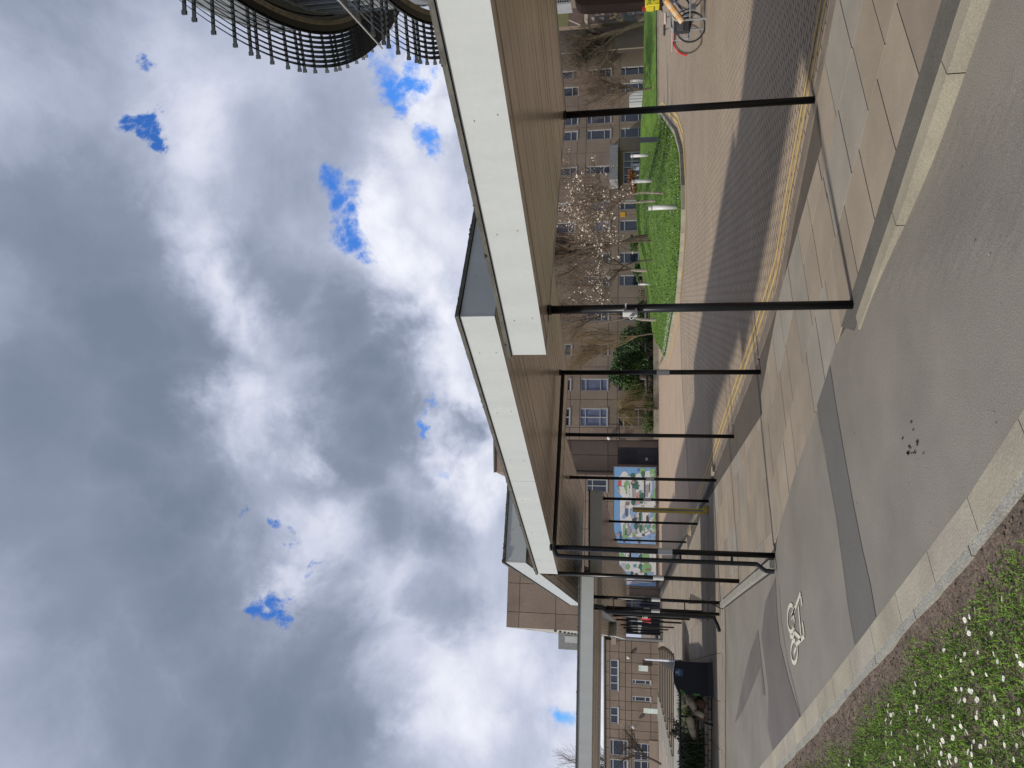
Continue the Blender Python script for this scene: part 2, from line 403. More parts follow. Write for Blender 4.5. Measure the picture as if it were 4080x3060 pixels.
g = MB(); nx, ny = 44, 44
EDGE1 = [(5.2, -0.3), (1.88, 3.87), (1.35, 4.52), (0.76, 5.30), (0.56, 5.85), (0.30, 6.52), (-0.2, 7.07), (-0.98, 8.14), (-1.67, 8.98), (-2.10, 9.24)]
# strip between verge edge and EDGE1, sampled by parameter
def along(poly, t):
    L = [0]
    for a, b in zip(poly, poly[1:]): L.append(L[-1] + math.dist(a, b))
    d = t * L[-1]
    for i in range(len(poly) - 1):
        if d <= L[i + 1] + 1e-9:
            k = (d - L[i]) / max(1e-9, (L[i + 1] - L[i])); return (poly[i][0] + (poly[i + 1][0] - poly[i][0]) * k, poly[i][1] + (poly[i + 1][1] - poly[i][1]) * k)
    return poly[-1]


E2 = EDGE1 + [(-2.67, 10.74), (-3.19, 12.1), (-4.12, 14.40), (-5.09, 14.25), (-8.2, 14.3)]
rows = []
for i in range(101):
    a = along(VERGE, i / 100); b = along(E2, i / 100)
    rows.append([(a[0] + (b[0] - a[0]) * j / 16, a[1] + (b[1] - a[1]) * j / 16) for j in range(17)])
vs = [(x, y, near_z(x, y)) for r0 in rows for x, y in r0]
fs = [(i * 17 + j, i * 17 + j + 1, i * 17 + j + 18, i * 17 + j + 17) for i in range(100) for j in range(16)]
fs = [tuple(reversed(f)) for f in fs]
g.add(vs, fs)
# left continuation
g.sheet([(-8.2, 14.3), (-30, 14.6), (-30, 12.4), (-7.5, 13.4)], 0.0)
tag(g.build('road', asph), kind='structure')
# asphalt patches laid on top
g = MB()
PA = [px(*q) for q in [(3005, 1905), (3030, 1650), (3308, 1452), (3325, 1590), (3352, 1800), (3395, 2060), (3450, 2290), (3495, 2470), (3408, 2576), (3370, 2380), (3345, 2180), (3290, 1830), (3258, 1640)]]
g.sheet([(p.x, p.y) for p in [px(*q) for q in [(3308, 1455), (3330, 1600), (3360, 1780), (3400, 2000), (3440, 2200), (3470, 2330), (3492, 2460), (3410, 2570), (3385, 2430), (3362, 2260), (3335, 2060), (3300, 1860), (3262, 1640), (3255, 1620)]]], 0.004)
tag(g.build('road_patch', asph_new), kind='structure')
g = MB()
g.sheet([(p.x, p.y) for p in [px(*q) for q in [(3091, 2300), (3095, 2420), (3108, 2560), (3142, 2700), (3190, 2860), (3085, 3020), (3060, 2900), (3062, 2750), (3035, 2530), (3050, 2400)]]], 0.004)
g.sheet([(p.x, p.y) for p in [px(*q) for q in [(2930, 2880), (2965, 2700), (2990, 2600), (3020, 2510), (3035, 2640), (3050, 2770), (3040, 2770), (3032, 2650), (2990, 2760), (2960, 2830)]]], 0.0045)
tag(g.build('damp_patch', wet), kind='structure')
g = MB()
for _ in range(16):
    c = px(3630 + random.gauss(0, 28), 1780 + random.gauss(0, 45)); r = random.uniform(.004, .013)
    g.sheet([(c.x + r * random.uniform(.6, 1.3) * math.cos(a), c.y + r * 1.6 * random.uniform(.6, 1.2) * math.sin(a)) for a in [k * .7 for k in range(9)]], 0.006)
tag(g.build('oil_stain', mat('oil', (0.02, 0.018, 0.016), 0.5)), kind='structure')
# joint lines in the tarmac
g = MB()
def thinline(pts, w, z, gg, mi=0):
    for a, b in zip(pts, pts[1:]):
        d = Vector((b[0] - a[0], b[1] - a[1])); 
        if d.length < 1e-6: continue
        n_ = Vector((-d.y, d.x)).normalized() * w / 2
        gg.sheet([(a[0] - n_.x, a[1] - n_.y), (b[0] - n_.x, b[1] - n_.y), (b[0] + n_.x, b[1] + n_.y), (a[0] + n_.x, a[1] + n_.y)], z, mi)


def vdist_pre(x, y):
    return y > 3.2 and x < 1.5 and x + (y - 3.44) * .72 > -.05 and x * .62 + y * .78 - (.5 * .62 + 5.7 * .78) < -.15 - 0 * x


def ppx(lst, z=0): return [tuple(px(a, b, z)[:2]) for a, b in lst]


thinline(ppx([(3105, 2330), (3115, 2480), (3140, 2640), (3170, 2760), (3193, 2860)]), .012, .007, g)
thinline(ppx([(3258, 1640), (3300, 1860), (3335, 2060), (3362, 2260), (3385, 2430), (3410, 2570)]), .010, .007, g)
tag(g.build('tarmac_joint', mat('joint_tar', (0.05, 0.047, 0.042), 0.9)), kind='structure')

g = MB(); rg = random.Random(41)
for _ in range(40):
    c = px(rg.uniform(3020, 4050), rg.uniform(200, 2700)); r = rg.uniform(.003, .007)
    if vdist_pre(c.x, c.y): g.sheet([(c.x + r * rg.uniform(.7, 1.2) * math.cos(k * .9), c.y + r * rg.uniform(.7, 1.2) * math.sin(k * .9)) for k in range(7)], near_z(c.x, c.y) + .005, rg.randint(0, 1))
tag(g.build('gum_spots', [mat('gum_pale', (.27, .26, .24), .8), mat('gum_dark', (.07, .065, .06), .8)]), kind='structure')

# flagstones ------------------------------------------------
def slabs(region, org, d, wrow, lens, z, gg, t=None, jit=0.02, seed=1):
    rnd = random.Random(seed); d = Vector(d).normalized(); t = Vector(t).normalized() if t else Vector((-d.y, d.x))
    area = sum(region[i][0] * region[(i + 1) % len(region)][1] - region[(i + 1) % len(region)][0] * region[i][1] for i in range(len(region)))
    if area < 0: region = region[::-1]
    for rw in range(-70, 70):
        s0 = -60 + rnd.random() * lens[1]; 
        while s0 < 60:
            L_ = rnd.uniform(*lens); gap_ = 0.006
            q = []
            for (aa, bb) in ((s0 + gap_, rw * wrow + gap_), (s0 + L_ - gap_, rw * wrow + gap_), (s0 + L_ - gap_, (rw + 1) * wrow - gap_), (s0 + gap_, (rw + 1) * wrow - gap_)):
                q.append((org[0] + d.x * aa + t.x * bb, org[1] + d.y * aa + t.y * bb))
            s0 += L_
            ar = sum(q[i][0] * q[(i + 1) % 4][1] - q[(i + 1) % 4][0] * q[i][1] for i in range(4))
            if ar < 0: q.reverse()
            c = clip(q, region)
            if len(c) < 3: continue
            k = rnd.random(); b_ = rnd.uniform(.9, 1.1)
            tint = (b_, b_, b_) if k < .72 else ((b_ * .95, b_ * 1.03, b_ * 1.13) if k < .96 else (b_ * .80, b_ * .78, b_ * .80))
            dz = rnd.uniform(-.0015, .0015)
            gg.prism(c, z - .04, z + dz, 0, tint, bottom=False)


g = MB()
D1 = (-0.634, 0.773); T1 = (0.85, 0.53)
regA = [(4.7, 0.9), (2.05, 4.29), (1.57, 4.85), (1.0, 5.58), (0.68, 5.98), (0.27, 6.52), (-1.67, 8.98), (-2.05, 9.35), (0.25, 10.35), (1.03, 8.91), (1.71, 8.2), (2.58, 7.16), (3.17, 6.47), (6.1, 3.0)]
# split into convex pieces
slabs([(4.45, 1.3), (0.45, 6.3), (2.62, 7.12), (6.0, 3.1)], (1.93, 5.6), D1, .745, (.44, .62), 0, g, T1, seed=3)
slabs([(0.45, 6.3), (-2.02, 9.42), (0.2, 10.42), (1.03, 8.91), (2.62, 7.12)], (1.93, 5.6), D1, .745, (.44, .62), 0, g, T1, seed=5)
D2 = (-0.36, 0.933)
slabs([(0.2, 10.42), (-2.02, 9.42), (-2.67, 10.90), (-4.28, 14.95), (-5.0, 17.4), (-6.6, 24), (-5.0, 25.5), (-3.8, 21.5), (-2.65, 17.9), (-0.86, 13.4)], (0.2, 10.42), D2, .74, (.55, .85), 0, g, seed=9)
slabs([(-4.28, 14.95), (-30, 15.9), (-30, 64), (-17.6, 62), (-9.5, 38.5), (-6.9, 31), (-5.0, 25.5), (-6.6, 24), (-5.0, 17.4)][::-1] if False else [(-6.6, 24), (-5.0, 17.4), (-4.28, 14.95), (-30, 15.9), (-32, 63)], (-4.28, 14.95), D2, .9, (.8, 1.2), 0, g, seed=11)
slabs([(-6.6, 24), (-32, 63), (-17.8, 63), (-9.2, 38.2), (-6.95, 31.2), (-5.0, 25.5)], (-4.28, 14.95), D2, .9, (.8, 1.2), 0, g, seed=12)
tag(g.build('pavement', flag), kind='structure')
g = MB(); g.sheet([(6.6, 2.2), (4.45, 1.25), (2.0, 4.2), (-2.1, 9.2), (-4.36, 14.9), (-30, 15.75), (-34, 66), (-17, 66), (-3.5, 21.4), (-.6, 13.4), (1.1, 9.0), (2.65, 7.2)], -0.012)
tag(g.build('pavement_bed', mat('joint_mortar', (0.075, 0.062, 0.05), 0.95)), kind='structure')
# dark band beside the kerb
g = MB(); g.sheet([(4.75, 1.1), (2.05, 4.29), (1.0, 5.58), (0.46, 6.28), (0.40, 5.92), (0.72, 5.5), (1.0, 5.17), (1.42, 4.62), (1.95, 3.96), (4.55, 0.72)], 0.004)
tag(g.build('tarmac_strip', asph_dark), kind='structure')
# paved road, yellow lines, gutter
g = MB()
ROADE = [(8.4, 0.2), (6.1, 3.0), (3.17, 6.47), (2.58, 7.16), (1.71, 8.2), (1.03, 8.91), (0.36, 10.45), (-0.72, 13.35), (-1.85, 16.25), (-2.5, 17.9), (-3.65, 21.2), (-5.1, 25.9), (-6.75, 31.2), (-8.8, 37.8)]
g.sheet(ROADE + [(-17, 66), (60, 90), (60, 0)], -0.008)
tag(g.build('paved_road', pave), kind='structure')


def off(poly, k):
    o = []
    for i, p in enumerate(poly):
        a = poly[max(0, i - 1)]; b = poly[min(len(poly) - 1, i + 1)]; d = Vector((b[0] - a[0], b[1] - a[1])).normalized()
        o.append((p[0] + d.y * k, p[1] - d.x * k))
    return o


def band(gg, poly, k0, k1, z0, z1, mi=0, tint=None, seg=None, gap_=0.0):
    a = off(poly, k0); b = off(poly, k1)
    if seg is None:
        for i in range(len(poly) - 1): 
            if z1 > z0 + 1e-5: gg.prism([a[i], a[i + 1], b[i + 1], b[i]], z0, z1, mi, tint, bottom=False)
            else: gg.sheet([a[i], a[i + 1], b[i + 1], b[i]], z0, mi, tint)
    else:
        L = sum(math.dist(p, q) for p, q in zip(poly, poly[1:])); n = int(L / seg); rnd = random.Random(4)
        for k in range(n):
            t0 = (k + gap_ / seg / 2) / n; t1 = (k + 1 - gap_ / seg / 2) / n; b_ = rnd.uniform(.9, 1.06)
            q = [along(a, t0), along(a, t1), along(b, t1), along(b, t0)]
            gg.prism(q, z0, z1, mi, (b_, b_, b_ * rnd.uniform(.95, 1.04)), bottom=False)


g = MB(); band(g, ROADE[:10], 0, .17, -.03, -.004); band(g, ROADE[:10], -.02, 0.0, -.03, .006)
tag(g.build('gutter_strip', mat('gutter', (0.15, 0.125, 0.10), 0.9, var=.2, scale=3, fine=.15)), kind='structure')
g = MB(); band(g, ROADE[:11], .33, .40, -.004, -.004); band(g, ROADE[:11], .50, .57, -.004, -.004)
tag(g.build('yellow_line', yell), kind='structure')
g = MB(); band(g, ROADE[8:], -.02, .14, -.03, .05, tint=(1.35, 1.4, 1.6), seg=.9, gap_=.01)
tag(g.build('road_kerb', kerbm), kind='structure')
# tan tarmac area
g = MB(); g.sheet([(3.4, 29.6), (0.47, 28.78), (-1.47, 26.6), (-3.07, 25.1), (-3.83, 23.7), (-4.7, 23.4), (-5.1, 25.9), (-6.75, 31.2), (-8.8, 37.8), (-17, 62), (30, 76), (12, 60), (3, 42)], 0.0)
tag(g.build('tan_road', tan), kind='structure')
# kerbs
g = MB(); FK = [(4.9, 0.42), (1.92, 4.04), (1.42, 4.62), (1.0, 5.17), (0.70, 5.56), (0.50, 5.85)]
band(g, FK[::-1], 0, .125, -.10, .012, seg=.91, gap_=.006)
tag(g.build('kerb', kerbm), kind='structure')
g = MB(); band(g, VERGE[::-1][:-1], .0, .185, -.06, .008, seg=.62, gap_=.006, tint=None); 
tag(g.build('verge_kerb', kerbm), kind='structure')
g = MB(); band(g, VERGE[::-1][:-1], .185, .245, -.06, .004, seg=.9, gap_=.01)
tag(g.build('verge_edging', kerbg), kind='structure')
# step kerb along the lower asphalt by the posts and in front of the left paving
g = MB(); SK = [(-2.10, 9.24), (-2.67, 10.74), (-3.19, 12.1), (-4.2, 14.72)]
band(g, SK[::-1], 0, .10, -.05, .06, seg=.9, gap_=.01); band(g, [(-30, 15.7), (-4.3, 14.8)], 0, .16, -.05, .03, seg=.9, gap_=.01); 
tag(g.build('step_kerb', kerbg), kind='structure')
g = MB(); band(g, [(-30, 14.95), (-8.2, 14.35), (-5.09, 14.25), (-4.18, 14.4)], 0, .05, .004, .004); band(g, SK[::-1], .10, .13, .004, .004)
tag(g.build('drain_channel', mat('drain', (0.03, 0.027, 0.024), 0.8)), kind='structure')
g = MB(); slabs([(-4.3, 14.72), (-4.2, 14.42), (-8.2, 14.37), (-30, 14.98), (-30, 15.62)], (-4.3, 14.72), (-1, .03), .3, (.4, .6), .006, g, seed=22)
tag(g.build('left_gutter_slabs', flag), kind='structure')

# bicycle symbol ------------------------------------------
g = MB()
def ring(c, r, w, z, gg, a0=0, a1=360, n=28, ax=(1, 0), ay=(0, 1)):
    pts = [(c[0] + ax[0] * r * math.cos(R(a0 + (a1 - a0) * k / n)) + ay[0] * r * math.sin(R(a0 + (a1 - a0) * k / n)), c[1] + ax[1] * r * math.cos(R(a0 + (a1 - a0) * k / n)) + ay[1] * r * math.sin(R(a0 + (a1 - a0) * k / n))) for k in range(n + 1)]
    thinline(pts, w, z, gg)


def gp(a, b): p = px(2880 + a * .5425, 2160 + b * .5425); return (p.x, p.y)


def gring(ca, cb_, ra, rb, a0, a1, z=.008, n=28):
    thinline([gp(ca + ra * math.cos(R(a0 + (a1 - a0) * k / n)), cb_ + rb * math.sin(R(a0 + (a1 - a0) * k / n))) for k in range(n + 1)], .045, z, g)


gring(506, 560, 26, 98, 0, 300); gring(530, 805, 24, 82, -30, 290)
for l_ in ([(575, 378), (540, 480), (510, 560)], [(575, 378), (588, 465)], [(525, 500), (530, 660), (520, 700)], [(560, 470), (580, 690)], [(530, 660), (580, 715)], [(590, 590), (605, 690), (540, 760)], [(500, 690), (520, 700)], [(535, 480), (510, 545)], [(545, 770), (528, 820)]):
    thinline([gp(*q) for q in l_], .045, .008, g)
tag(g.build('cycle_lane_marking', whitep), kind='structure')

# lawn ----------------------------------------------------
g = MB(); XS = [1.3 + i * .55 for i in range(100)]
vs = []; NY = 44
for x in XS:
    yf = interp(FRONT, x)
    yb = 44 + (x - 1.5) * 7 if x < 5 else 64 + .3 * x + 1
    yb = max(min(yb, 66 + .28 * x), yf + .05)
    for j in range(NY + 1):
        y = yf + (yb - yf) * (j / NY) ** 1.3; vs.append((x, y, lawn_z(x, y) + .03 * noise.noise((x * .9, y * .9, 0))))
fs = [(i * (NY + 1) + j, (i + 1) * (NY + 1) + j, (i + 1) * (NY + 1) + j + 1, i * (NY + 1) + j + 1) for i in range(len(XS) - 1) for j in range(NY)]
g.add(vs, fs); tag(g.build('lawn', grassm, smooth=True), kind='structure')
g = MB(); FF = [(3.6, 58), (2.1, 49)] + FRONT[1:12] + [(45, 66)]
band(g, FF, -.02, .15, -.03, .12, seg=.9, gap_=.012)
tag(g.build('lawn_kerb', kerbm), kind='structure')
g = MB(); IY = [(1.3, 42.2), (1.85, 40.2), (2.66, 35.4), (3.4, 30.8), (4.9, 27.6), (5.8, 26.6), (6.8, 26.6), (8.5, 27.9), (10.5, 31.8), (19, 53), (20.3, 57)]
band(g, IY, .36, .50, .004, .004); band(g, IY, .62, .76, .004, .004)
tag(g.build('yellow_line', yell), kind='structure')
# grass tufts on the lawn as one mass of blades
g = MB(); rnd = random.Random(2)
for _ in range(26000):
    x = rnd.uniform(1.6, 24); yf = interp(FRONT, x); y = yf + .2 + (rnd.random() ** 1.6) * 24
    if y > 60 or (x < 5 and y > 44 + (x - 1.5) * 7): continue
    z = lawn_z(x, y); a = rnd.uniform(0, 3.14); w = rnd.uniform(.012, .03); h = rnd.uniform(.04, .10); c, s_ = math.cos(a) * w, math.sin(a) * w
    g.add([(x - c, y - s_, z), (x + c, y + s_, z), (x + rnd.uniform(-.04, .04), y + rnd.uniform(-.04, .04), z + h)], [(0, 1, 2)])
tag(g.build('grass', grassm), 'short green grass blades covering the raised lawn island', 'grass', kind='stuff')
g = MB()
for _ in range(900):
    x = rnd.uniform(1.7, 19); yf = interp(FRONT, x); y = yf + .25 + (rnd.random() ** 2.6) * 14
    if rnd.random() < .45: x = rnd.uniform(1.8, 3.4); y = interp(FRONT, x) + rnd.uniform(.2, 4.5)
    z = lawn_z(x, y) + .09; r = rnd.uniform(.014, .026)
    g.add([(x + r * math.cos(k * 1.05), y + r * math.sin(k * 1.05), z + rnd.uniform(-.004, .012)) for k in range(6)], [tuple(range(6))])
tag(g.build('daisies', mat('daisy_petal', (0.68, 0.68, 0.64), 0.7, var=.04)), 'tiny white daisies scattered over the far lawn island', 'daisies', kind='stuff')

# near verge ---------------------------------------------
VO = off(VERGE[::-1][:-1], .245)          # outer line of the edging


def vdist(x, y):
    "distance from the edging into the verge"
    best = 1e9
    for a, b in zip(VO, VO[1:]):
        ax, ay = b[0] - a[0], b[1] - a[1]; t = max(0, min(1, ((x - a[0]) * ax + (y - a[1]) * ay) / (ax * ax + ay * ay)))
        d = math.hypot(x - a[0] - ax * t, y - a[1] - ay * t)
        if d < best: best = d; sg = (ax * (y - a[1]) - ay * (x - a[0]))
    return best if sg < 0 else -best


def verge_z(x, y):
    d = max(0, vdist(x, y)); return -.012 + .05 * sstep(.15, .7, d) + .012 * noise.noise((x * 6, y * 6, 1)) + .02 * noise.noise((x * 2, y * 2, 4))


g = MB(); n_ = 150
vo2 = VO
rows = []
for i in range(n_ + 1):
    a = along(VO, i / n_); far = (a[0] - 5.5, a[1] - 4.0)
    rows.append([(a[0] + (far[0] - a[0]) * (j / 40) ** 1.6, a[1] + (far[1] - a[1]) * (j / 40) ** 1.6) for j in range(41)])
vs = [(x, y, verge_z(x, y)) for r0 in rows for x, y in r0]
fs = [(i * 41 + j, i * 41 + j + 1, i * 41 + j + 42, i * 41 + j + 41) for i in range(n_) for j in range(40)]
g.add(vs, fs)
o = g.build('verge_soil', soil, smooth=True); tag(o, kind='structure')
tuft = mat('verge_grass_blade', (0.060, 0.120, 0.012), 0.75, col2=(0.160, 0.290, 0.028), scale=7)
dry = mat('dry_blade', (0.20, 0.15, 0.075), 0.8)


def grassy(x, y):
    d = vdist(x, y) + .16 * noise.noise((x * 1.6, y * 1.6, 7)) + .07 * noise.noise((x * 6, y * 6, 3))
    return d


g = MB(); rnd = random.Random(5); cnt = 0
for _ in range(300000):
    x = rnd.uniform(-5.5, 1.0); y = rnd.uniform(1.6, 10.5)
    # keep what the picture can plausibly see
    if y < 2.4 or abs(x) > .62 * y + .8: continue
    d = grassy(x, y)
    if d < .13 or rnd.random() > sstep(.10, .36, d) * (1.0 if y < 6 else .55): continue
    z = verge_z(x, y); a = rnd.uniform(0, 6.28); w = rnd.uniform(.0016, .0036); h = rnd.uniform(.010, .034) * (1.1 + .6 * noise.noise((x * 5, y * 5, 9)))
    lx, ly = rnd.uniform(-.024, .024), rnd.uniform(-.024, .024); c, s_ = math.cos(a) * w, math.sin(a) * w
    g.add([(x - c, y - s_, z), (x + c, y + s_, z), (x + c * .7 + lx * .4, y + s_ * .7 + ly * .4, z + h * .6), (x + lx, y + ly, z + h)], [(0, 1, 2), (0, 2, 3)], 1 if rnd.random() < .035 else 0)
    if rnd.random() < .45:   # small round leaves of clover and moss
        r = rnd.uniform(.003, .0075); zz_ = z + rnd.uniform(.006, .024)
        g.add([(x + r * math.cos(k * 1.26 + a), y + r * math.sin(k * 1.26 + a), zz_ + rnd.uniform(-.003, .003)) for k in range(5)], [tuple(range(5))], 0)
tag(g.build('verge_grass', [tuft, dry]), 'mossy green grass of the verge in the near corner', 'grass', kind='stuff')
# soil crumbs and dead leaves
g = MB()
for _ in range(2600):
    t = rnd.random(); a = along(VO, t); k = rnd.uniform(.0, .5); x = a[0] - k * .8 + rnd.uniform(-.05, .05); y = a[1] - k * .6
    if vdist(x, y) < .01 or abs(x) > .62 * y + .8: continue
    r = rnd.uniform(.003, .011); g.ball((x, y, verge_z(x, y) + r * .3), r, nu=5, nv=3, sc=(1, rnd.uniform(.6, 1.2), rnd.uniform(.4, .9)))
tag(g.build('soil_crumbs', soil), 'loose soil crumbs along the kerb of the near verge', 'soil', kind='stuff')
# daisies: individuals
pet = mat('daisy_petal_near', (0.74, 0.74, 0.70), 0.6, var=.03, scale=30); eye = mat('daisy_eye', (0.62, 0.42, 0.04), 0.7); stm = mat('daisy_stem', (0.05, 0.11, 0.02), .7)
protos = []
for q in range(4):
    g = MB(); rr = random.Random(q); g.tube((0, 0, 0), (.004, .002, .045), .0012, .001, 4, 2); n_p = 15
    for k in range(n_p):
        a = k * 2 * math.pi / n_p + rr.uniform(-.1, .1); c, s_ = math.cos(a), math.sin(a); l_ = rr.uniform(.011, .0135); w = .0023
        g.add([(.004 + c * .003 - s_ * w * .4, .002 + s_ * .003 + c * w * .4, .046), (.004 + c * .003 + s_ * w * .4, .002 + s_ * .003 - c * w * .4, .046), (.004 + c * l_ + s_ * w, .002 + s_ * l_ - c * w, .048 + rr.uniform(0, .003)), (.004 + c * (l_ + .002), .002 + s_ * (l_ + .002), .048), (.004 + c * l_ - s_ * w, .002 + s_ * l_ + c * w, .048 + rr.uniform(0, .003))], [(0, 1, 2, 3, 4)], 0)
    g.ball((.004, .002, .0475), .0042, 1, 7, 4, (1, 1, .5))
    o = g.build('daisy', [pet, eye, stm]); protos.append(o)
DPX = [(3935, 2388), (4060, 2395), (3822, 2427), (3797, 2463), (3812, 2450), (4065, 2500), (4078, 2520), (3805, 2510), (3808, 2522), (3857, 2600), (3912, 2604), (3797, 2610), (3775, 2625), (3788, 2632), (3930, 2632), (4018, 2600), (4025, 2640), (3825, 2678), (3700, 2682), (3875, 2675), (3773, 2740), (3790, 2742), (3814, 2746), (3828, 2755), (3933, 2775), (3810, 2792), (3785, 2802), (3853, 2793), (3590, 2720), (3595, 2760), (3606, 2808), (3610, 2830), (3598, 2838), (3500, 2812), (3515, 2835), (3492, 2828), (3510, 2850), (3495, 2870), (3516, 2885), (3490, 2905), (3522, 2922), (3500, 2940), (3504, 2962), (3622, 2865), (3672, 2866), (3680, 2880), (3703, 2864), (3692, 2893), (3790, 2868), (3770, 2895), (3790, 2890), (3812, 2905), (3818, 2915), (3858, 2855), (4033, 2840), (4068, 2820), (4068, 2880), (4052, 2920), (3932, 2878), (3868, 2840), (3445, 2940), (3420, 3000), (3355, 3025), (3360, 3045), (3550, 2995), (3570, 2970), (3668, 2946), (3730, 2955), (3733, 2940), (3769, 2942), (3692, 2980), (3678, 2990), (3664, 3008), (3720, 3000), (3745, 3005), (3760, 3007), (3756, 3020), (3846, 2958), (3848, 2976), (3874, 2978), (3895, 2965), (3843, 2998), (3833, 3005), (3964, 2962), (3912, 3035), (4018, 3025), (3690, 3042), (3718, 3035), (3742, 3038), (3793, 3032), (3840, 3050), (3565, 3020), (3542, 3038), (3615, 3040), (3895, 2520), (3700, 2590), (3960, 2700), (3990, 2860), (4040, 2970), (4060, 3020), (3640, 2930), (3590, 2900), (3640, 2980), (3760, 2850)]
rnd = random.Random(8); first = set()
for i, (a, b) in enumerate(DPX):
    p = px(a + rnd.uniform(-3, 3), b, .10); z = verge_z(p.x, p.y)
    q = i % 4
    if q not in first: o = protos[q]; first.add(q)
    else: o = protos[q].copy(); C.objects.link(o)
    k = rnd.uniform(.65, 1.08)
    o.location = (p.x, p.y, z + .006); o.rotation_euler = (rnd.uniform(-.35, .35), rnd.uniform(-.35, .35), rnd.uniform(0, 6.28)); o.scale = (k, k, rnd.uniform(.4, .8))
    tag(o, 'small white daisy in the mossy verge beside the kerb', 'daisy', 'white daisies in the near grass verge')

# ================================================================ CANOPIES
def lerp2(a, b, t): return (a[0] + (b[0] - a[0]) * t, a[1] + (b[1] - a[1]) * t)


def canopy(label, q, z, h=.27, ribs=22, seed=1, rib_dir=0, panels=(4, 1, 4, 1), bolts=True):
    """q = four plan corners A,B,C,D; AB is the front edge, ribs run along AB"""
    rnd = random.Random(seed)
    A, B_, C_, D_ = q; cx = sum(p[0] for p in q) / 4; cy = sum(p[1] for p in q) / 4
    root = thing('canopy', label, 'walkway canopy', (cx, cy, 0), 'stepped flat canopies over the walkway')
    # soffit with ribs
    g = MB(); prof = []
    for k in range(ribs):
        t0 = k / ribs; t1 = (k + 1) / ribs; dz = rnd.uniform(-.0030, .0030); dz2 = rnd.uniform(-.0030, .0030)
        prof += [(t0, .03), (t0 + .045 / ribs, .03), (t0 + .075 / ribs, 0 + dz), (t0 + .5 / ribs, .001 + (dz + dz2) / 2), (t1 - .03 / ribs, 0 + dz2)]
    prof.append((1, .03)); vs = []; nseg = 14
    wob = [rnd.uniform(-.0004, .0004) for _ in range(nseg + 1)]
    for si in range(nseg + 1):
        for t, dz in prof:
            a = lerp2(A, D_, t); b = lerp2(B_, C_, t); p = lerp2(a, b, si / nseg)
            vs.append((p[0], p[1], z + dz + wob[si] + .0006 * noise.noise((p[0] * .8, p[1] * .8, z))))
    n = len(prof); fs = [(si * n + k, si * n + k + 1, (si + 1) * n + k + 1, (si + 1) * n + k) for si in range(nseg) for k in range(n - 1)]
    ar = (B_[0] - A[0]) * (D_[1] - A[1]) - (B_[1] - A[1]) * (D_[0] - A[0])
    if ar > 0: pass
    else: fs = [tuple(reversed(f)) for f in fs]
    g.add(vs, fs); g.build('soffit', soff, root)
    # fascias
    edges = [(A, B_), (B_, C_), (C_, D_), (D_, A)]
    for ei, (a, b) in enumerate(edges):
        g = MB(); d = Vector((b[0] - a[0], b[1] - a[1])); L = d.length; d.normalize()
        nrm = Vector((d.y, -d.x)); mid = ((a[0] + b[0]) / 2 - cx, (a[1] + b[1]) / 2 - cy)
        if nrm.dot(Vector(mid)) < 0: nrm = -nrm
        np_ = panels[ei]
        ex = .02 if ei % 2 == 0 else -.002
        for k in range(np_):
            s0 = L * k / np_ + (.002 if k else -ex); s1 = L * (k + 1) / np_ - (.002 if k < np_ - 1 else -ex)
            p0 = Vector(a) + d * s0; p1 = Vector(a) + d * s1
            t_ = .02
            g.prism([tuple(p0), tuple(p1), tuple(p1 + nrm * t_), tuple(p0 + nrm * t_)], z - .004, z + h, 0)
            if bolts:
                m_ = max(2, int((s1 - s0) / .75))
                for j in range(m_):
                    s_ = s0 + (s1 - s0) * (j + .5) / m_
                    for zz_ in (z + h * .22, z + h * .74):
                        p = Vector(a) + d * (s_ + rnd.uniform(-.02, .02)) + nrm * .021
                        g.tube((p.x, p.y, zz_), (p.x + nrm.x * .004, p.y + nrm.y * .004, zz_), .008, .005, 6, 0)
        g.build('fascia', fascia, root)
    # roof deck and dark capping lip
    ins = [(p[0], p[1]) for p in q]
    g = MB(); g.prism([(cx + (p[0] - cx) * .995, cy + (p[1] - cy) * .995) for p in q], z + .03, z + h + .003); g.build('roof_deck', capm, root)
    g = MB()
    for ei, (a, b) in enumerate(edges):
        d = Vector((b[0] - a[0], b[1] - a[1])); L = d.length; d.normalize(); nrm = Vector((d.y, -d.x)); mid = ((a[0] + b[0]) / 2 - cx, (a[1] + b[1]) / 2 - cy)
        if nrm.dot(Vector(mid)) < 0: nrm = -nrm
        ex = .045 if ei % 2 == 0 else -.002
        p0 = Vector(a) - d * ex; p1 = Vector(b) + d * ex; m_ = 60; zt = z + h + .036; 
        for k in range(m_):
            a0 = p0 + (p1 - p0) * (k / m_); a1 = p0 + (p1 - p0) * ((k + 1) / m_)
            j0 = .003 * noise.noise((k * .7, ei, seed)); 
            g.prism([tuple(a0 - nrm * .08), tuple(a1 - nrm * .08), tuple(a1 + nrm * .036), tuple(a0 + nrm * .036)], z + h + .0055, zt + j0)
            if rnd.random() < .3:
                c = a0 + nrm * rnd.uniform(0, .04); g.ball((c.x, c.y, zt), rnd.uniform(.008, .018), nu=5, nv=3, sc=(1.5, 1, .6))
    g.build('roof_capping', capm, root)
    root['_q'] = 0
    del root['_q']
    return root


def post(root, x, y, ztop, r=.034, base=0.0, bnd=None, foot=True):
    g = MB(); g.tube((x, y, base - .03), (x, y, ztop), r, r, 14)
    g.tube((x, y, ztop - .03), (x, y, ztop - .002), r * 1.25, r * 1.25, 14)
    o = g.build('post', blackm, root, smooth=False)
    for p in o.data.polygons: p.use_smooth = len(p.vertices) == 4
    if bnd:
        g = MB(); g.tube((x, y, bnd - .085), (x, y, bnd + .085), r + .006, r + .006, 14); b = g.build('sleeve', bandm, o)
    return o


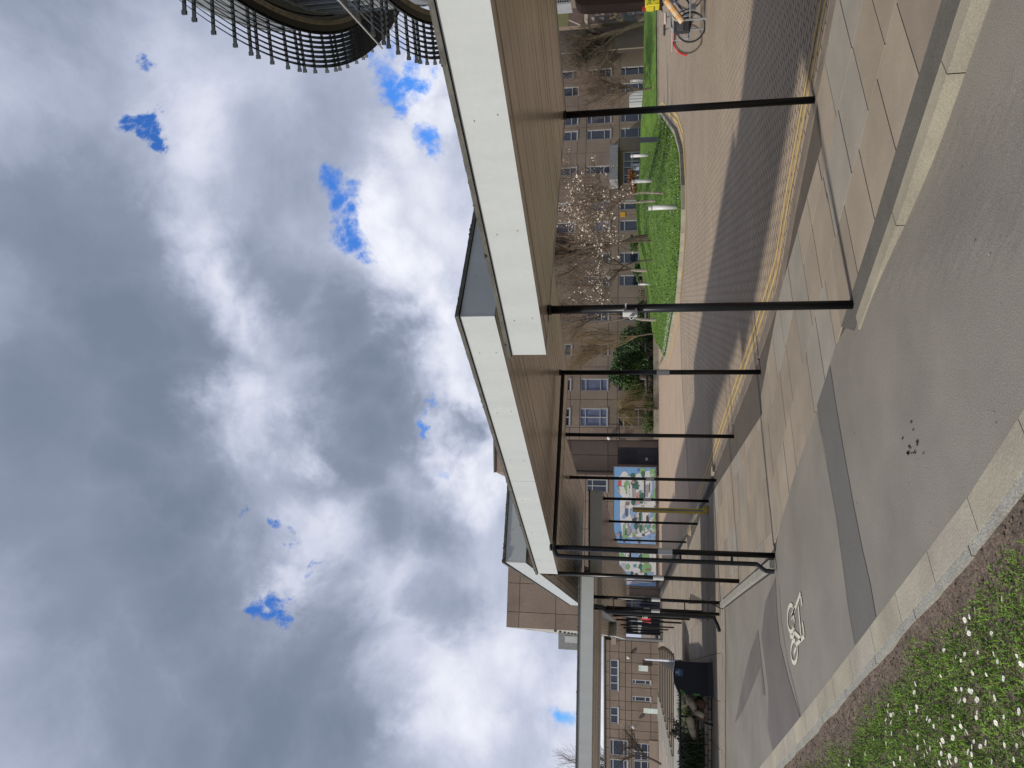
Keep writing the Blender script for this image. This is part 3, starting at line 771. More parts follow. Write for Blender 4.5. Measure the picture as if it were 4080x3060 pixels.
c1 = canopy('nearest white canopy, cut by the frame edge, over the two near posts', [(3.29, 1.72), (0.26, 5.82), (2.76, 7.45), (5.8, 3.25)], 2.325, panels=(1, 1, 1, 1), seed=2)
post(c1, 2.63, 7.23, 2.325); p2 = post(c1, 0.60, 5.96, 2.325)
# fixing on the near post
g = MB(); g.bevbox((.555, 5.90, 1.665), (.05, .04, .115), R(-40), 0, .006); g.tube((.53, 5.87, 1.655), (.515, 5.85, 1.655), .017, .017, 14); g.tube((.515, 5.85, 1.655), (.512, 5.847, 1.655), .009, .009, 10, 1); g.box((.6, 5.96, 1.70), (.075, .075, .012)); g.box((.57, 5.915, 1.715), (.05, .02, .012), R(-40)); g.box((.57, 5.915, 1.62), (.05, .02, .012), R(-40))
g.build('bracket', [bandm, blackm], p2)
c2 = canopy('second white canopy, its corner standing above the near canopy', [(0.53, 5.66), (-2.60, 10.19), (0.08, 11.75), (3.2, 7.45)], 2.705, panels=(2, 1, 2, 1), seed=3)
post(c2, 0.16, 10.35, 2.70, bnd=1.27)
F2 = (-2.05, 9.25)
pf = post(c2, *F2, 2.70, bnd=1.28)
# transverse gutter pipe and downpipe
g = MB(); g.path([(0.14, 10.30, 2.64), (-2.06, 9.20, 2.64), (-2.13, 9.16, 2.60), (-2.14, 9.16, 2.45), (-2.14, 9.16, 0.22), (-2.20, 9.10, 0.13), (-2.20, 9.08, 0.03)], .027, 10)
for zz_ in (2.2, 1.7, 1.1, .5): g.box((-2.12, 9.175, zz_), (.09, .075, .022), R(25))
g.build('downpipe', blackm, c2, smooth=False)
c3 = canopy('third and highest canopy, behind the second, with two long rear posts', [(-2.36, 9.73), (-5.74, 19.28), (-3.05, 20.2), (0.65, 10.85)], 3.08, panels=(9, 1, 9, 1), seed=4)
post(c3, -0.90, 13.16, 3.075); post(c3, -2.03, 16.1, 3.075, bnd=1.36); post(c3, -3.18, 12.39, 3.075, bnd=1.28)
c5 = canopy('long low canopy running left across the frame, grey shaded fascia', [(-3.93, 15.08), (-15.8, 12.59), (-16.6, 16.0), (-4.66, 18.6)], 2.50, panels=(1, 1, 1, 1), seed=5, bolts=False)
post(c5, -4.33, 15.14, 2.50, .032, bnd=1.26)
pd = post(c5, -4.62, 15.35, 2.50, .032, bnd=1.26)
g = MB(); g.path([(-4.5, 15.1, 2.49), (-4.52, 15.1, 2.32), (-4.60, 15.05, 2.22), (-4.60, 15.05, .14), (-4.72, 14.98, .08), (-4.84, 14.96, .04)], .036, 10)
for zz_ in (2.1, 1.5, .7, .25): g.box((-4.5, 15.08, zz_), (.36, .03, .02))
g.build('downpipe', blackm, pd)
c4 = canopy('long low canopy running back towards the entrance, grey end fascia', [(-5.1, 16.9), (-10.4, 32.4), (-7.0, 31.9), (-2.45, 17.0)], 2.42, panels=(5, 1, 5, 1), seed=6)
for (x, y) in ((-2.71, 17.66), (-3.85, 20.94), (-5.36, 25.73), (-6.98, 31.09)): post(c4, x, y, 2.42, bnd=1.4 if y < 18 else None)
for (x, y) in ((-5.81, 19.43), (-7.47, 24.12)): post(c4, x, y, 2.42, bnd=1.4)
c6 = canopy('far raised canopy stepping up left of the entrance walkway', [(-6.0, 18.0), (-11.4, 33.8), (-9.0, 34.6), (-4.8, 19.4)], 2.69, panels=(4, 1, 4, 1), seed=7, bolts=False)
c7 = canopy('farthest canopy at the entrance end of the walkway', [(-9.3, 27.6), (-17.0, 50.0), (-13.0, 51.4), (-8.0, 33.0)], 2.42, panels=(4, 1, 4, 1), seed=8, bolts=False)
P = [px(*t) for t in ((2680, 2482), (2663, 2502), (2643, 2520), (2633, 2527))]
for (tx, ty) in ((1165, 1225), (1050, 1293), (970, 1327), (895, 1365), (860, 1385)):
    p = px(2400 + tx * .27125, 2150 + ty * .27125); post(c7 if p.y > 30 else c6, p.x, p.y, 2.42 if p.y > 30 else 2.42, bnd=1.55)
for (tx, ty) in ((870, 620), (830, 680)):
    p = px(2400 + tx * .27125, 2150 + ty * .27125); post(c7, p.x, p.y, 2.42, bnd=None)

# ================================================================ BUILDINGS
def facade(root, P0, P1, z0, z1, wins, zbands, jx, name='wall', depth=.35, mt=None, tint=(1, 1, 1), seed=1):
    """wall from P0 to P1 facing the camera side; wins = (s0,s1,za,zb) openings; panels laid proud of a dark backing"""
    rnd = random.Random(seed); P0 = Vector(P0); P1 = Vector(P1); d = (P1 - P0); L = d.length; d.normalize(); nrm = Vector((d.y, -d.x))
    if nrm.y > 0: nrm = -nrm
    g = MB()
    q = [P0, P1, P1 - nrm * depth, P0 - nrm * depth]; g.prism([tuple(p) for p in q], z0, z1 - .01, 1)
    xs = sorted(set([0, L] + [x for x in jx if 0 < x < L]))
    for za, zb in zip(zbands, zbands[1:]):
        ws = [w for w in wins if w[2] < zb - .01 and w[3] > za + .01]
        cuts = sorted(set(xs + [w[0] for w in ws] + [w[1] for w in ws]))
        for a, b in zip(cuts, cuts[1:]):
            if b - a < .02: continue
            mid = (a + b) / 2; segs = [(za, zb)]
            for w in ws:
                if w[0] - .001 <= mid <= w[1] + .001:
                    ns = []
                    for (p, q_) in segs:
                        if w[2] > p: ns.append((p, min(w[2], q_)))
                        if w[3] < q_: ns.append((max(w[3], p), q_))
                    segs = [s_ for s_ in ns if s_[1] - s_[0] > .01]
            ga = .018 if a in xs else 0; gb = .018 if b in xs else 0
            for (p, q_) in segs:
                gz0 = .018 if p == za else 0; gz1 = .018 if q_ == zb else 0
                k = rnd.uniform(.93, 1.06); tt = tuple(t * k for t in tint)
                pa = P0 + d * (a + ga); pb = P0 + d * (b - gb)
                g.prism([tuple(pa + nrm * .12), tuple(pb + nrm * .12), tuple(pb), tuple(pa)], p + gz0, q_ - gz1, 0, tt)
    g.build(name, [mt or conc, concd], root)

    def W_(s0, s1, za, zb, cols=1, rows=(.2, .72), pane=None):
        g = MB(); fw = .07; o_ = nrm * .09; i_ = nrm * -.02
        def bar(a, b, p, q_):
            pa = P0 + d * a; pb = P0 + d * b; g.prism([tuple(pa + o_), tuple(pb + o_), tuple(pb + nrm * .003), tuple(pa + nrm * .003)], p, q_)
        bar(s0, s0 + fw, za, zb); bar(s1 - fw, s1, za, zb); bar(s0 + fw, s1 - fw, za, za + fw); bar(s0 + fw, s1 - fw, zb - fw, zb)
        for c_ in range(1, cols): x = s0 + (s1 - s0) * c_ / cols; bar(x - fw / 2, x + fw / 2, za + fw, zb - fw)
        for r0 in rows:
            zr = za + (zb - za) * r0
            for c_ in range(cols):
                a = s0 + fw if c_ == 0 else s0 + (s1 - s0) * c_ / cols + fw / 2; b = s1 - fw if c_ == cols - 1 else s0 + (s1 - s0) * (c_ + 1) / cols - fw / 2
                bar(a, b, zr - fw / 2, zr + fw / 2)
        pa = P0 + d * (s0 - .12); pb = P0 + d * (s1 + .12)
        w = g.build('window', framem, root)
        g = MB(); pa = P0 + d * (s0 + .01); pb = P0 + d * (s1 - .01)
        g.prism([tuple(pa + nrm * .03), tuple(pb + nrm * .03), tuple(pb + nrm * .01), tuple(pa + nrm * .01)], za + .01, zb - .01)
        g.build('pane', pane or glass, w)
        g = MB(); pa = P0 + d * (s0 - .05); pb = P0 + d * (s1 + .05); g.prism([tuple(pa + nrm * .17), tuple(pb + nrm * .17), tuple(pb + nrm * .121), tuple(pa + nrm * .121)], za - .07, za - .005)
        g.build('sill', framem, w)
    for w in wins:
        if w[1] - w[0] < 4 and w[4] > 0: W_(w[0], w[1], w[2], w[3], w[4], w[5] if len(w) > 5 else (.26, .78), w[6] if len(w) > 6 else None)
    return P0, d, nrm


def wall_s(y, P0, P1):
    "distance along the wall line where the measured column y meets it"
    r = pray(2543, y); P0 = Vector(P0); d = (Vector(P1) - P0).normalized()
    # t*r = P0 + s*d
    det = r.x * (-d.y) - r.y * (-d.x); t = (P0.x * (-d.y) + d.x * P0.y) / det
    q = Vector((r.x * t, r.y * t)); return (q - P0).dot(d)


slope = math.tan(R(16.8)); MW0 = (-4.6, 62.8 - 4.6 * .302); MW1 = (44.0, 62.8 + 44 * .302)
main = thing('office_building', 'long brown precast concrete building with rows of windows behind the lawn', 'building', (20, 68, 0))
cols = [(1629, 1701, 2), (1510, 1559, 1), (1369, 1416, 1), (1235, 1279, 1), (1097, 1140, 1), (1006, 1050, 1), (878, 921, 1), (799, 836, 1), (655, 688, 1), (510, 549, 1), (452, 486, 1), (331, 369, 1), (266, 299, 1)]
wins = []
ENT = (wall_s(747, MW0, MW1), wall_s(595, MW0, MW1))
for a, b, c in cols:
    s0, s1 = sorted((wall_s(a, MW0, MW1), wall_s(b, MW0, MW1)))
    for fl in range(4):
        if fl == 0 and 600 < a < 760: continue
        pn = blind if (a, fl) in ((1629, 1), (1510, 1), (799, 1), (878, 1)) else None
        z0_ = (1.03, 4.17, 7.28, 10.4)[fl]
        wins.append((s0, s1, z0_, z0_ + 2.25, c, (.26, .80), pn))
wins.append((ENT[0] + .3, ENT[1] - .3, 0.02, 3.0, 0))
L_ = (Vector(MW1) - Vector(MW0)).length
jx = []; ss = sorted(set(w[0] for w in wins) | set(w[1] for w in wins))
cc = sorted([(wall_s(a, MW0, MW1), wall_s(b, MW0, MW1)) for a, b, c in cols], key=lambda t: t[1])
for (a0, a1), (b0, b1) in zip(cc, cc[1:]):
    lo = a0 if a0 > a1 else a1; hi = min(b0, b1); 
    jx += [lo + (hi - lo) * .5] if hi - lo < 4 else [lo + (hi - lo) * .33, lo + (hi - lo) * .67]
jx += [wall_s(200, MW0, MW1), wall_s(100, MW0, MW1), wall_s(150, MW0, MW1), 1.0]
facade(main, MW0, MW1, -.1, 13.2, wins, [-.1, 3.36, 4.15, 6.44, 7.26, 9.55, 10.38, 12.7, 13.2], jx)
# entrance with splayed porch
P0 = Vector(MW0); d = (Vector(MW1) - P0).normalized(); nr = Vector((d.y, -d.x))
g = MB(); a = P0 + d * (ENT[0] - .3); b = P0 + d * (ENT[1] + .3); a2 = a + nr * 1.2 - d * -.5; b2 = b + nr * 1.2 - d * .5
g.prism([tuple(a + nr * .13), tuple(b + nr * .13), tuple(b2), tuple(a2)], 3.45, 4.2); g.build('porch_roof', mat('porch_metal', (0.20, 0.20, 0.21), .5), main)
g = MB(); e0, e1 = ENT[0] + .3, ENT[1] - .3
for s_ in (e0 + .06, e0 + .95, e0 + (e1 - e0) * .52, e1 - 1.0, e1 - .06):
    p = P0 + d * s_; g.box((p.x + nr.x * .06, p.y + nr.y * .06, 1.5), (.12, .10, 3.0), math.atan2(d.y, d.x))
p = P0 + d * ((e0 + e1) / 2); g.box((p.x + nr.x * .055, p.y + nr.y * .055, 2.2), (e1 - e0 - .1, .09, .12), math.atan2(d.y, d.x)); g.box((p.x + nr.x * .055, p.y + nr.y * .055, 2.95), (e1 - e0, .09, .12), math.atan2(d.y, d.x))
dr = g.build('door', framem, main)
g = MB(); g.box((p.x + nr.x * .02, p.y + nr.y * .02, 1.5), (e1 - e0, .02, 2.96), math.atan2(d.y, d.x)); g.build('pane', glass, dr)
g = MB()
for s_ in (e0 + (e1 - e0) * .47, e0 + (e1 - e0) * .6): p = P0 + d * s_; g.box((p.x + nr.x * .045, p.y + nr.y * .045, 1.75), (.24, .012, 1.1), math.atan2(d.y, d.x))
g.build('notice', mat('notice', (.55, .58, .72), .6), dr)
# roof box of the block and its left return
UB = (-7.5, 60.2)
g = MB(); g.prism([(-7.5, 61.9), (-4.6, 61.75), (44, 76.5), (44, 90), (-9.6, 72), ], 11.5, 13.6, 0, (1, 1, 1)); g.prism([(-7.52, 61.8), (-4.6, 61.6), (44, 76.3), (44, 76.6), (-4.6, 61.9), (-7.52, 62.1)], 13.6, 13.75, 1)
g.build('roof', [conc, capm], main)
# lamps and pipes on the wall
g = MB()
for (a, b_) in ((2460, 1620), ):
    pass
p = Vector(MW0) + d * .35 + nr * .2
g.path([(p.x + .9, p.y, 4.05), (p.x + .9, p.y, 3.2), (p.x - .3, p.y - .2, 3.15), (p.x - .3, p.y - .2, 2.6)], .05, 6); g.build('downpipe', mat('dark_pipe', (0.03, 0.025, 0.022), .7), main)
g = MB(); p = Vector(MW0) + d * .1 + nr * .25; g.ball((p.x, p.y, 4.0), .17, nu=8, nv=6); g.build('wall_lamp', bollm, main)
g = MB(); p = P0 + d * wall_s(855, MW0, MW1) + nr * .14; g.box((p.x, p.y, 3.0), (.45, .03, .45), math.atan2(d.y, d.x)); g.build('warning_sign', mat('amber', (.55, .30, .02), .6), main)

# recessed service bay with louvred doors
bay = thing('service_bay', 'shaded concrete bay with dark louvred double door', 'building', (-6, 62, 0))
B0 = (-7.2, 61.9); B1 = (-4.62, 61.9)
sa, sb = wall_s(1851, B0, B1), wall_s(1782, B0, B1)
facade(bay, B0, B1, -.1, 11.5, [(max(.1, sa), sb, 0.02, 2.35 + .9, 0)], [-.1, 3.28, 4.1, 7.2, 8.3, 11.5], [1.3], seed=5, tint=(.95, .95, .97))
g = MB(); lm = mat('louvre_blue_black', (0.022, 0.026, 0.034), .5)
s0, s1 = max(.1, sa), sb; w = (s1 - s0)
g.box((B0[0] + (s0 + s1) / 2, 61.86, 1.63), (w, .04, 3.24))
for c_ in range(2):
    cx = B0[0] + s0 + w * (.27 + .46 * c_)
    for k in range(16): g.box((cx, 61.82, 1.75 + k * .085), (w * .38, .05, .03))
    g.box((cx, 61.825, .75), (w * .40, .03, 1.25))
g.box((B0[0] + (s0 + s1) / 2, 61.81, 1.6), (.05, .05, 3.1)); dd = g.build('louvred_door', lm, bay)
g = MB(); g.box((B0[0] + s0 + w * .33, 61.79, .95), (.22, .02, .2)); g.build('notice', bandm, dd)

# mural block
MB0 = (-19.2, 57.6); MB1 = (-7.3, 60.0)
mur = thing('lecture_block', 'tall brown concrete block carrying the long painted mural', 'building', (-13, 59, 0))
w0, w1 = wall_s(1966, MB0, MB1), wall_s(1914, MB0, MB1)
facade(mur, MB0, MB1, -.1, 11.9, [(w0, w1, 4.1, 5.7, 2, (.72,))], [-.1, 3.55, 4.05, 5.8, 8.0, 10.9, 11.9], [1.2, 3.4, 5.6, 7.8, 10.0], seed=7)
g = MB(); g.prism([MB1, (MB1[0], 64), (MB1[0] - .4, 64), (MB1[0] - .4, MB1[1])], 0, 11.9, 0); g.build('return_wall', conc, mur)
# white clad flank going away on the left
WF0 = Vector(MB0); WF1 = Vector((-37, 109))
g = MB(); d2 = (WF1 - WF0).normalized(); n2_ = Vector((-d2.y, d2.x))
for k in range(14):
    a = WF0 + (WF1 - WF0) * (k / 14); b = WF0 + (WF1 - WF0) * ((k + 1) / 14) - d2 * .05
    for (za, zb) in ((6.5, 9.0), (9.05, 11.9)): g.prism([tuple(a), tuple(b), tuple(b - n2_ * .3), tuple(a - n2_ * .3)], za, zb, 0)
    g.box((*(a + n2_ * .03)[:2], 8.0), (.2, .2, .2), 0, 1)
    g.prism([tuple(a), tuple(b + d2 * .05), tuple(b - n2_ * .3), tuple(a - n2_ * .3)], 4.2, 6.45, 2)
g.build('clad_flank', [mat('white_cladding', (0.36, 0.35, 0.32), .7, var=.12, scale=.5), concd, mat('tan_render', (0.36, 0.28, 0.21), .85, var=.05)], mur)
g = MB(); g.prism([(-37, 109), (-19.2, 57.6), (-7.3, 60), (-7.3, 75), (-20, 109)], 11.3, 11.88); g.build('roof', capm, mur)
# mural ---------------------------------------------------
def mural(label, y0, y1, xt, xb, shapes, side):
    s0, s1 = sorted((wall_s(y0, MB0, MB1), wall_s(y1, MB0, MB1)))
    P0 = Vector(MB0); d = (Vector(MB1) - P0).normalized(); nr = Vector((d.y, -d.x))
    dist = (P0 + d * (s0 + s1) / 2).y
    def zof(x): return pxy(x, (y0 + y1) / 2, dist).z
    c = P0 + d * (s0 + s1) / 2 + nr * .14
    cols_ = {'sky': (0.17, 0.338, 0.57), 'white': (0.618, 0.626, 0.618), 'green': (0.217, 0.393, 0.185), 'dkgreen': (0.05, 0.138, 0.106), 'red': (0.49, 0.098, 0.098), 'grey': (0.305, 0.305, 0.321), 'dark': (0.07, 0.07, 0.086), 'pink': (0.469, 0.277, 0.245), 'teal': (0.075, 0.307, 0.323), 'blue': (0.241, 0.369, 0.577), 'deep': (0.107, 0.179, 0.419), 'lilac': (0.429, 0.429, 0.533), 'brown': (0.234, 0.17, 0.146), 'yellow': (0.47, 0.39, 0.15)}
    names = list(cols_); ms = [mat('mural_' + k, cols_[k], .7, var=.05, scale=2) for k in names]
    o = thing('mural', label, 'mural', (c.x, c.y, zof(xb)), 'painted mural panels on the concrete block')
    z0_, z1_ = zof(xb), zof(xt)
    g = MB(); a = P0 + d * s0 + nr * .125; b = P0 + d * s1 + nr * .125
    g.prism([tuple(a), tuple(b), tuple(b + nr * .03), tuple(a + nr * .03)], z0_, z1_); g.build('board', [ms[0]], o)
    g = MB(); lay = 0
    def pt(x, y, l): # x,y measured px inside mural
        s_ = wall_s(y, MB0, MB1); s_ = max(s0 + .02, min(s1 - .02, s_)); zz_ = max(z0_ + .02, min(z1_ - .02, zof(x))); p = P0 + d * s_ + nr * (.157 + l * .0012); return (p.x, p.y, zz_)
    for (cn, kind, pr) in shapes:
        lay += 1
        if kind == 'r': x0, ya, x1, yb = pr; pts = [(x0, ya), (x1, ya), (x1, yb), (x0, yb)]
        elif kind == 'e': cx, cy, rx, ry = pr; pts = [(cx + rx * math.cos(k * math.pi / 9), cy + ry * math.sin(k * math.pi / 9)) for k in range(18)]
        else: pts = pr
        pts = [(2380 + p[0] * .3015, 1850 + p[1] * .3015) for p in pts]
        vs = [pt(x, y, lay) for x, y in pts]; g.add(vs, [tuple(range(len(vs)))], names.index(cn))
    me = g.build('painting', ms, o)
    g = MB()
    for (za, zb, sa_, sb_) in ((z1_ + .002, z1_ + .05, s0 - .05, s1 + .05), (z0_ - .05, z0_ - .002, s0 - .05, s1 + .05), (z0_, z1_, s0 - .05, s0 - .002), (z0_, z1_, s1 + .002, s1 + .05)):
        a = P0 + d * sa_ + nr * .121; b = P0 + d * sb_ + nr * .121; g.prism([tuple(a), tuple(b), tuple(b + nr * .05), tuple(a + nr * .05)], za, zb)
    g.build('frame', mat('mural_frame', (.16, .13, .10), .7), o)


rm = random.Random(12)
SH = [('white', 'e', (360, 150, 45, 50)), ('white', 'e', (320, 190, 40, 40)), ('white', 'e', (300, 250, 30, 60)), ('white', 'e', (380, 240, 80, 90)), ('white', 'e', (545, 160, 25, 35)), ('white', 'e', (330, 340, 40, 90)),
      ('white', 'p', [(420, 160), (760, 60), (770, 1000), (330, 960), (300, 700), (300, 500), (330, 420), (340, 380)]), ('green', 'e', (595, 90, 45, 45)), ('dkgreen', 'e', (470, 150, 38, 28)), ('dkgreen', 'e', (605, 130, 28, 45)), ('deep', 'e', (545, 80, 22, 22)),
      ('green', 'p', [(700, 60), (765, 55), (765, 110), (690, 130)]), ('green', 'p', [(690, 110), (765, 110), (762, 190), (715, 165)]), ('green', 'e', (390, 290, 40, 70)), ('white', 'r', (395, 280, 415, 380)), ('dkgreen', 'e', (490, 250, 50, 40)), ('pink', 'e', (470, 240, 28, 16)), ('dkgreen', 'r', (460, 270, 545, 335)), ('green', 'r', (375, 260, 392, 400)),
      ('red', 'r', (270, 222, 314, 298)), ('dark', 'r', (258, 296, 370, 300)), ('yellow', 'e', (280, 355, 15, 14)), ('grey', 'r', (460, 320, 500, 440)), ('pink', 'r', (510, 380, 570, 450)), ('teal', 'e', (565, 362, 18, 14)), ('dkgreen', 'e', (585, 420, 30, 45)), ('dark', 'r', (615, 215, 632, 440)), ('grey', 'r', (635, 275, 690, 375)), ('dark', 'r', (685, 240, 692, 370)), ('grey', 'r', (635, 380, 660, 430)),
      ('blue', 'p', [(720, 210), (745, 230), (748, 320), (720, 440), (695, 440), (720, 330)]), ('green', 'p', [(765, 300), (765, 450), (705, 450), (745, 360)]), ('brown', 'r', (370, 505, 420, 550)), ('blue', 'e', (510, 525, 28, 26)), ('dkgreen', 'e', (475, 505, 30, 40)), ('dkgreen', 'r', (530, 490, 600, 520)), ('pink', 'r', (515, 490, 560, 530)),
      ('white', 'p', [(310, 600), (360, 560), (380, 640), (310, 660)]), ('deep', 'r', (362, 590, 388, 670)), ('dark', 'r', (385, 600, 400, 700)), ('blue', 'e', (470, 640, 45, 55)), ('blue', 'e', (350, 700, 25, 30)), ('dark', 'r', (460, 715, 520, 755)), ('dark', 'r', (487, 670, 493, 720)), ('dark', 'r', (505, 672, 511, 720)), ('dkgreen', 'r', (545, 640, 580, 755)), ('dark', 'p', [(645, 680), (665, 670), (685, 750), (645, 755)]), ('blue', 'p', [(690, 640), (740, 640), (715, 720), (695, 700)]), ('pink', 'e', (740, 735, 18, 16)), ('green', 'p', [(760, 600), (765, 760), (735, 740)]),
      ('green', 'r', (340, 800, 370, 960)), ('grey', 'r', (385, 845, 440, 940)), ('white', 'r', (375, 800, 400, 850)), ('blue', 'e', (470, 820, 35, 50)), ('dkgreen', 'e', (515, 815, 30, 45)), ('lilac', 'r', (462, 862, 505, 905)), ('green', 'r', (462, 905, 510, 945)), ('dkgreen', 'e', (570, 850, 18, 55)), ('green', 'r', (608, 795, 632, 860)), ('teal', 'r', (655, 795, 688, 862)), ('green', 'p', [(720, 790), (765, 800), (765, 900), (735, 850)]),
      ('blue', 'p', [(770, 920), (700, 905), (640, 930), (560, 990), (440, 970), (440, 1050), (775, 1050)]), ('white', 'p', [(560, 950), (690, 880), (700, 905), (600, 960)]), ('green', 'e', (370, 960, 40, 25)), ('dark', 'r', (345, 1018, 372, 1040)), ('dark', 'r', (540, 1020, 570, 1045)), ('deep', 'e', (690, 955, 18, 18)), ('blue', 'e', (690, 955, 13, 13)), ('pink', 'r', (258, 930, 300, 975)), ('dark', 'r', (590, 920, 625, 950)), ('dark', 'r', (370, 880, 382, 940)), ('sky', 'r', (228, 960, 300, 1045))]
for _ in range(50):
    x = rm.uniform(390, 750); y = rm.uniform(120, 1000); SH.append((rm.choice(['grey', 'dark', 'white', 'brown', 'green', 'dkgreen']), 'r', (x, y, x + rm.uniform(6, 22), y + rm.uniform(6, 26))))
mural('wide mural of blue sky, white clouds and toy-like buildings', 1863, 2168, 2446, 2613, SH, 0)
SH2 = [('white', 'p', [(290, 1160), (780, 1160), (780, 1600), (690, 1560), (300, 1560)]), ('green', 'e', (325, 1235, 40, 60)), ('dark', 'r', (368, 1180, 374, 1300)), ('grey', 'r', (400, 1195, 440, 1290)), ('blue', 'e', (500, 1210, 50, 60)), ('dkgreen', 'e', (575, 1240, 30, 60)), ('green', 'e', (640, 1230, 50, 75)), ('brown', 'r', (590, 1290, 680, 1300)), ('lilac', 'e', (340, 1370, 45, 55)), ('green', 'e', (400, 1360, 32, 40)), ('teal', 'e', (495, 1340, 25, 18)), ('dkgreen', 'e', (570, 1370, 28, 60)), ('green', 'e', (650, 1370, 65, 70)), ('brown', 'e', (670, 1385, 40, 18)), ('white', 'e', (510, 1400, 60, 35)), ('blue', 'e', (400, 1450, 90, 22)), ('pink', 'e', (590, 1425, 22, 12)), ('dkgreen', 'e', (640, 1450, 25, 25)), ('blue', 'e', (700, 1440, 40, 22)), ('sky', 'r', (290, 1500, 330, 1600)), ('blue', 'p', [(620, 1595), (680, 1560), (780, 1530), (783, 1600)]), ('lilac', 'e', (440, 1565, 110, 25)), ('dark', 'r', (440, 1420, 470, 1480)), ('dark', 'r', (500, 1440, 530, 1480)), ('grey', 'p', [(715, 1200), (720, 1195), (750, 1300), (742, 1300)])]
mural('square mural of clouds, trees and hills near the entrance', 2196, 2334, 2446, 2614, SH2, 1)

# entrance recess under the mural block (dark glass)
ent = thing('glass_entrance', 'dark glass entrance screen at the end of the walkway', 'entrance', (-20, 60, 0))
g = MB(); e0 = px(2622, 2335); 
a = Vector((-19.0, 57.3)) ; b = Vector((-16.2, 57.9))
g.prism([(-18.95, 57.05), (-16.3, 57.6), (-16.3, 57.75), (-18.95, 57.2)], 0, 3.0); g.build('glass_screen', glass, ent)
g = MB()
for k in range(7): p = Vector((-18.95, 57.0)) + (Vector((-16.3, 57.55)) - Vector((-18.95, 57.0))) * (k / 6); g.box((p.x, p.y, 1.5), (.08, .08, 3.0), .2)
for zz_ in (.06, 2.1, 2.96): g.prism([(-18.95, 56.96), (-16.3, 57.51), (-16.3, 57.57), (-18.95, 57.02)], zz_ - .04, zz_ + .04)
g.build('mullions', mat('grey_mullion', (.09, .09, .09), .5), ent)
# ribbed grey louvre wall left of the entrance
lw = thing('louvre_wall', 'pale ribbed metal wall beside the glass entrance', 'wall', (-19.6, 56, 0))
g = MB()
for k in range(26):
    t = k / 26; p = Vector((-17.2, 50.5)) + (Vector((-19.3, 57)) - Vector((-17.2, 50.5))) * t; g.box((p.x, p.y, 1.55), (.14, .20, 3.1), .3)
g.build('ribs', mat('ribbed_metal', (.27, .27, .26), .5), lw)
g = MB(); g.prism([(-17.1, 50.3), (-19.2, 57.2), (-19.6, 57.1), (-17.5, 50.2)], 3.1, 3.4); g.build('capping', mat('tan_render', (0.36, 0.28, 0.21), .85, var=.05), lw)

# left building -------------------------------------------
LB0 = (-36.5, 62.5); LB1 = (-21.2, 62.0)
left = thing('low_concrete_building', 'low brown concrete building on the left beyond the steps', 'building', (-28, 63, 0))


def zf(x, Y=62.0): return pxy(x, 2700, Y).z


wl_ = []
for (ya, yb, xa, xb, cn, rw) in ((2633, 2757, 2431, 2463, 4, ()), (2822, 2887, 2431, 2463, 2, ()), (2706, 2724, 2518, 2592, 1, (.28, .82)), (2772, 2792, 2518, 2592, 1, (.28, .82)), (2952, 3014, 2428, 2500, 1, (.2, .8)), (3030, 3092, 2428, 2500, 1, (.2, .8)), (2958, 3026, 2524, 2612, 2, (.35, .65)), (3028, 3080, 2524, 2612, 1, (.35, .65))):
    s0, s1 = sorted((wall_s(ya, LB0, LB1), wall_s(yb, LB0, LB1))); wl_.append((max(s0, .05), s1, zf(xb), zf(xa), cn, rw))
facade(left, LB0, LB1, -.1, zf(2411), wl_, [-.1, zf(2593), zf(2517), zf(2492), zf(2466), zf(2430), zf(2411)], [wall_s(y, LB0, LB1) for y in (2600, 2640, 2683, 2738, 2795, 2830, 2870, 2910, 2944, 2985)], seed=9, tint=(.78, .78, .79))
g = MB(); g.prism([(-36.5, 62.3), (-21.0, 61.8), (-21.0, 75), (-36.5, 75)], zf(2411) + .0, zf(2411) + .12); g.build('roof', capm, left)
g = MB(); p0 = Vector(LB0); dd_ = (Vector(LB1) - p0).normalized()
for (ya, yb, xa, xb) in ((2648, 2630, 2551, 2620),):
    pass
g.prism([(-29.0, 61.5), (-36.5, 61.75), (-36.5, 61.5), (-29.0, 61.25)], .05, .75); g.build('plinth_wall', conc, left)
for (ya, xa) in ((2619, 2504), (2896, 2524)):
    g = MB(); p = pxy(xa, ya, 61.6); g.ball((p.x, p.y, p.z), .16, nu=8, nv=5); g.build('wall_lamp', bollm, left)
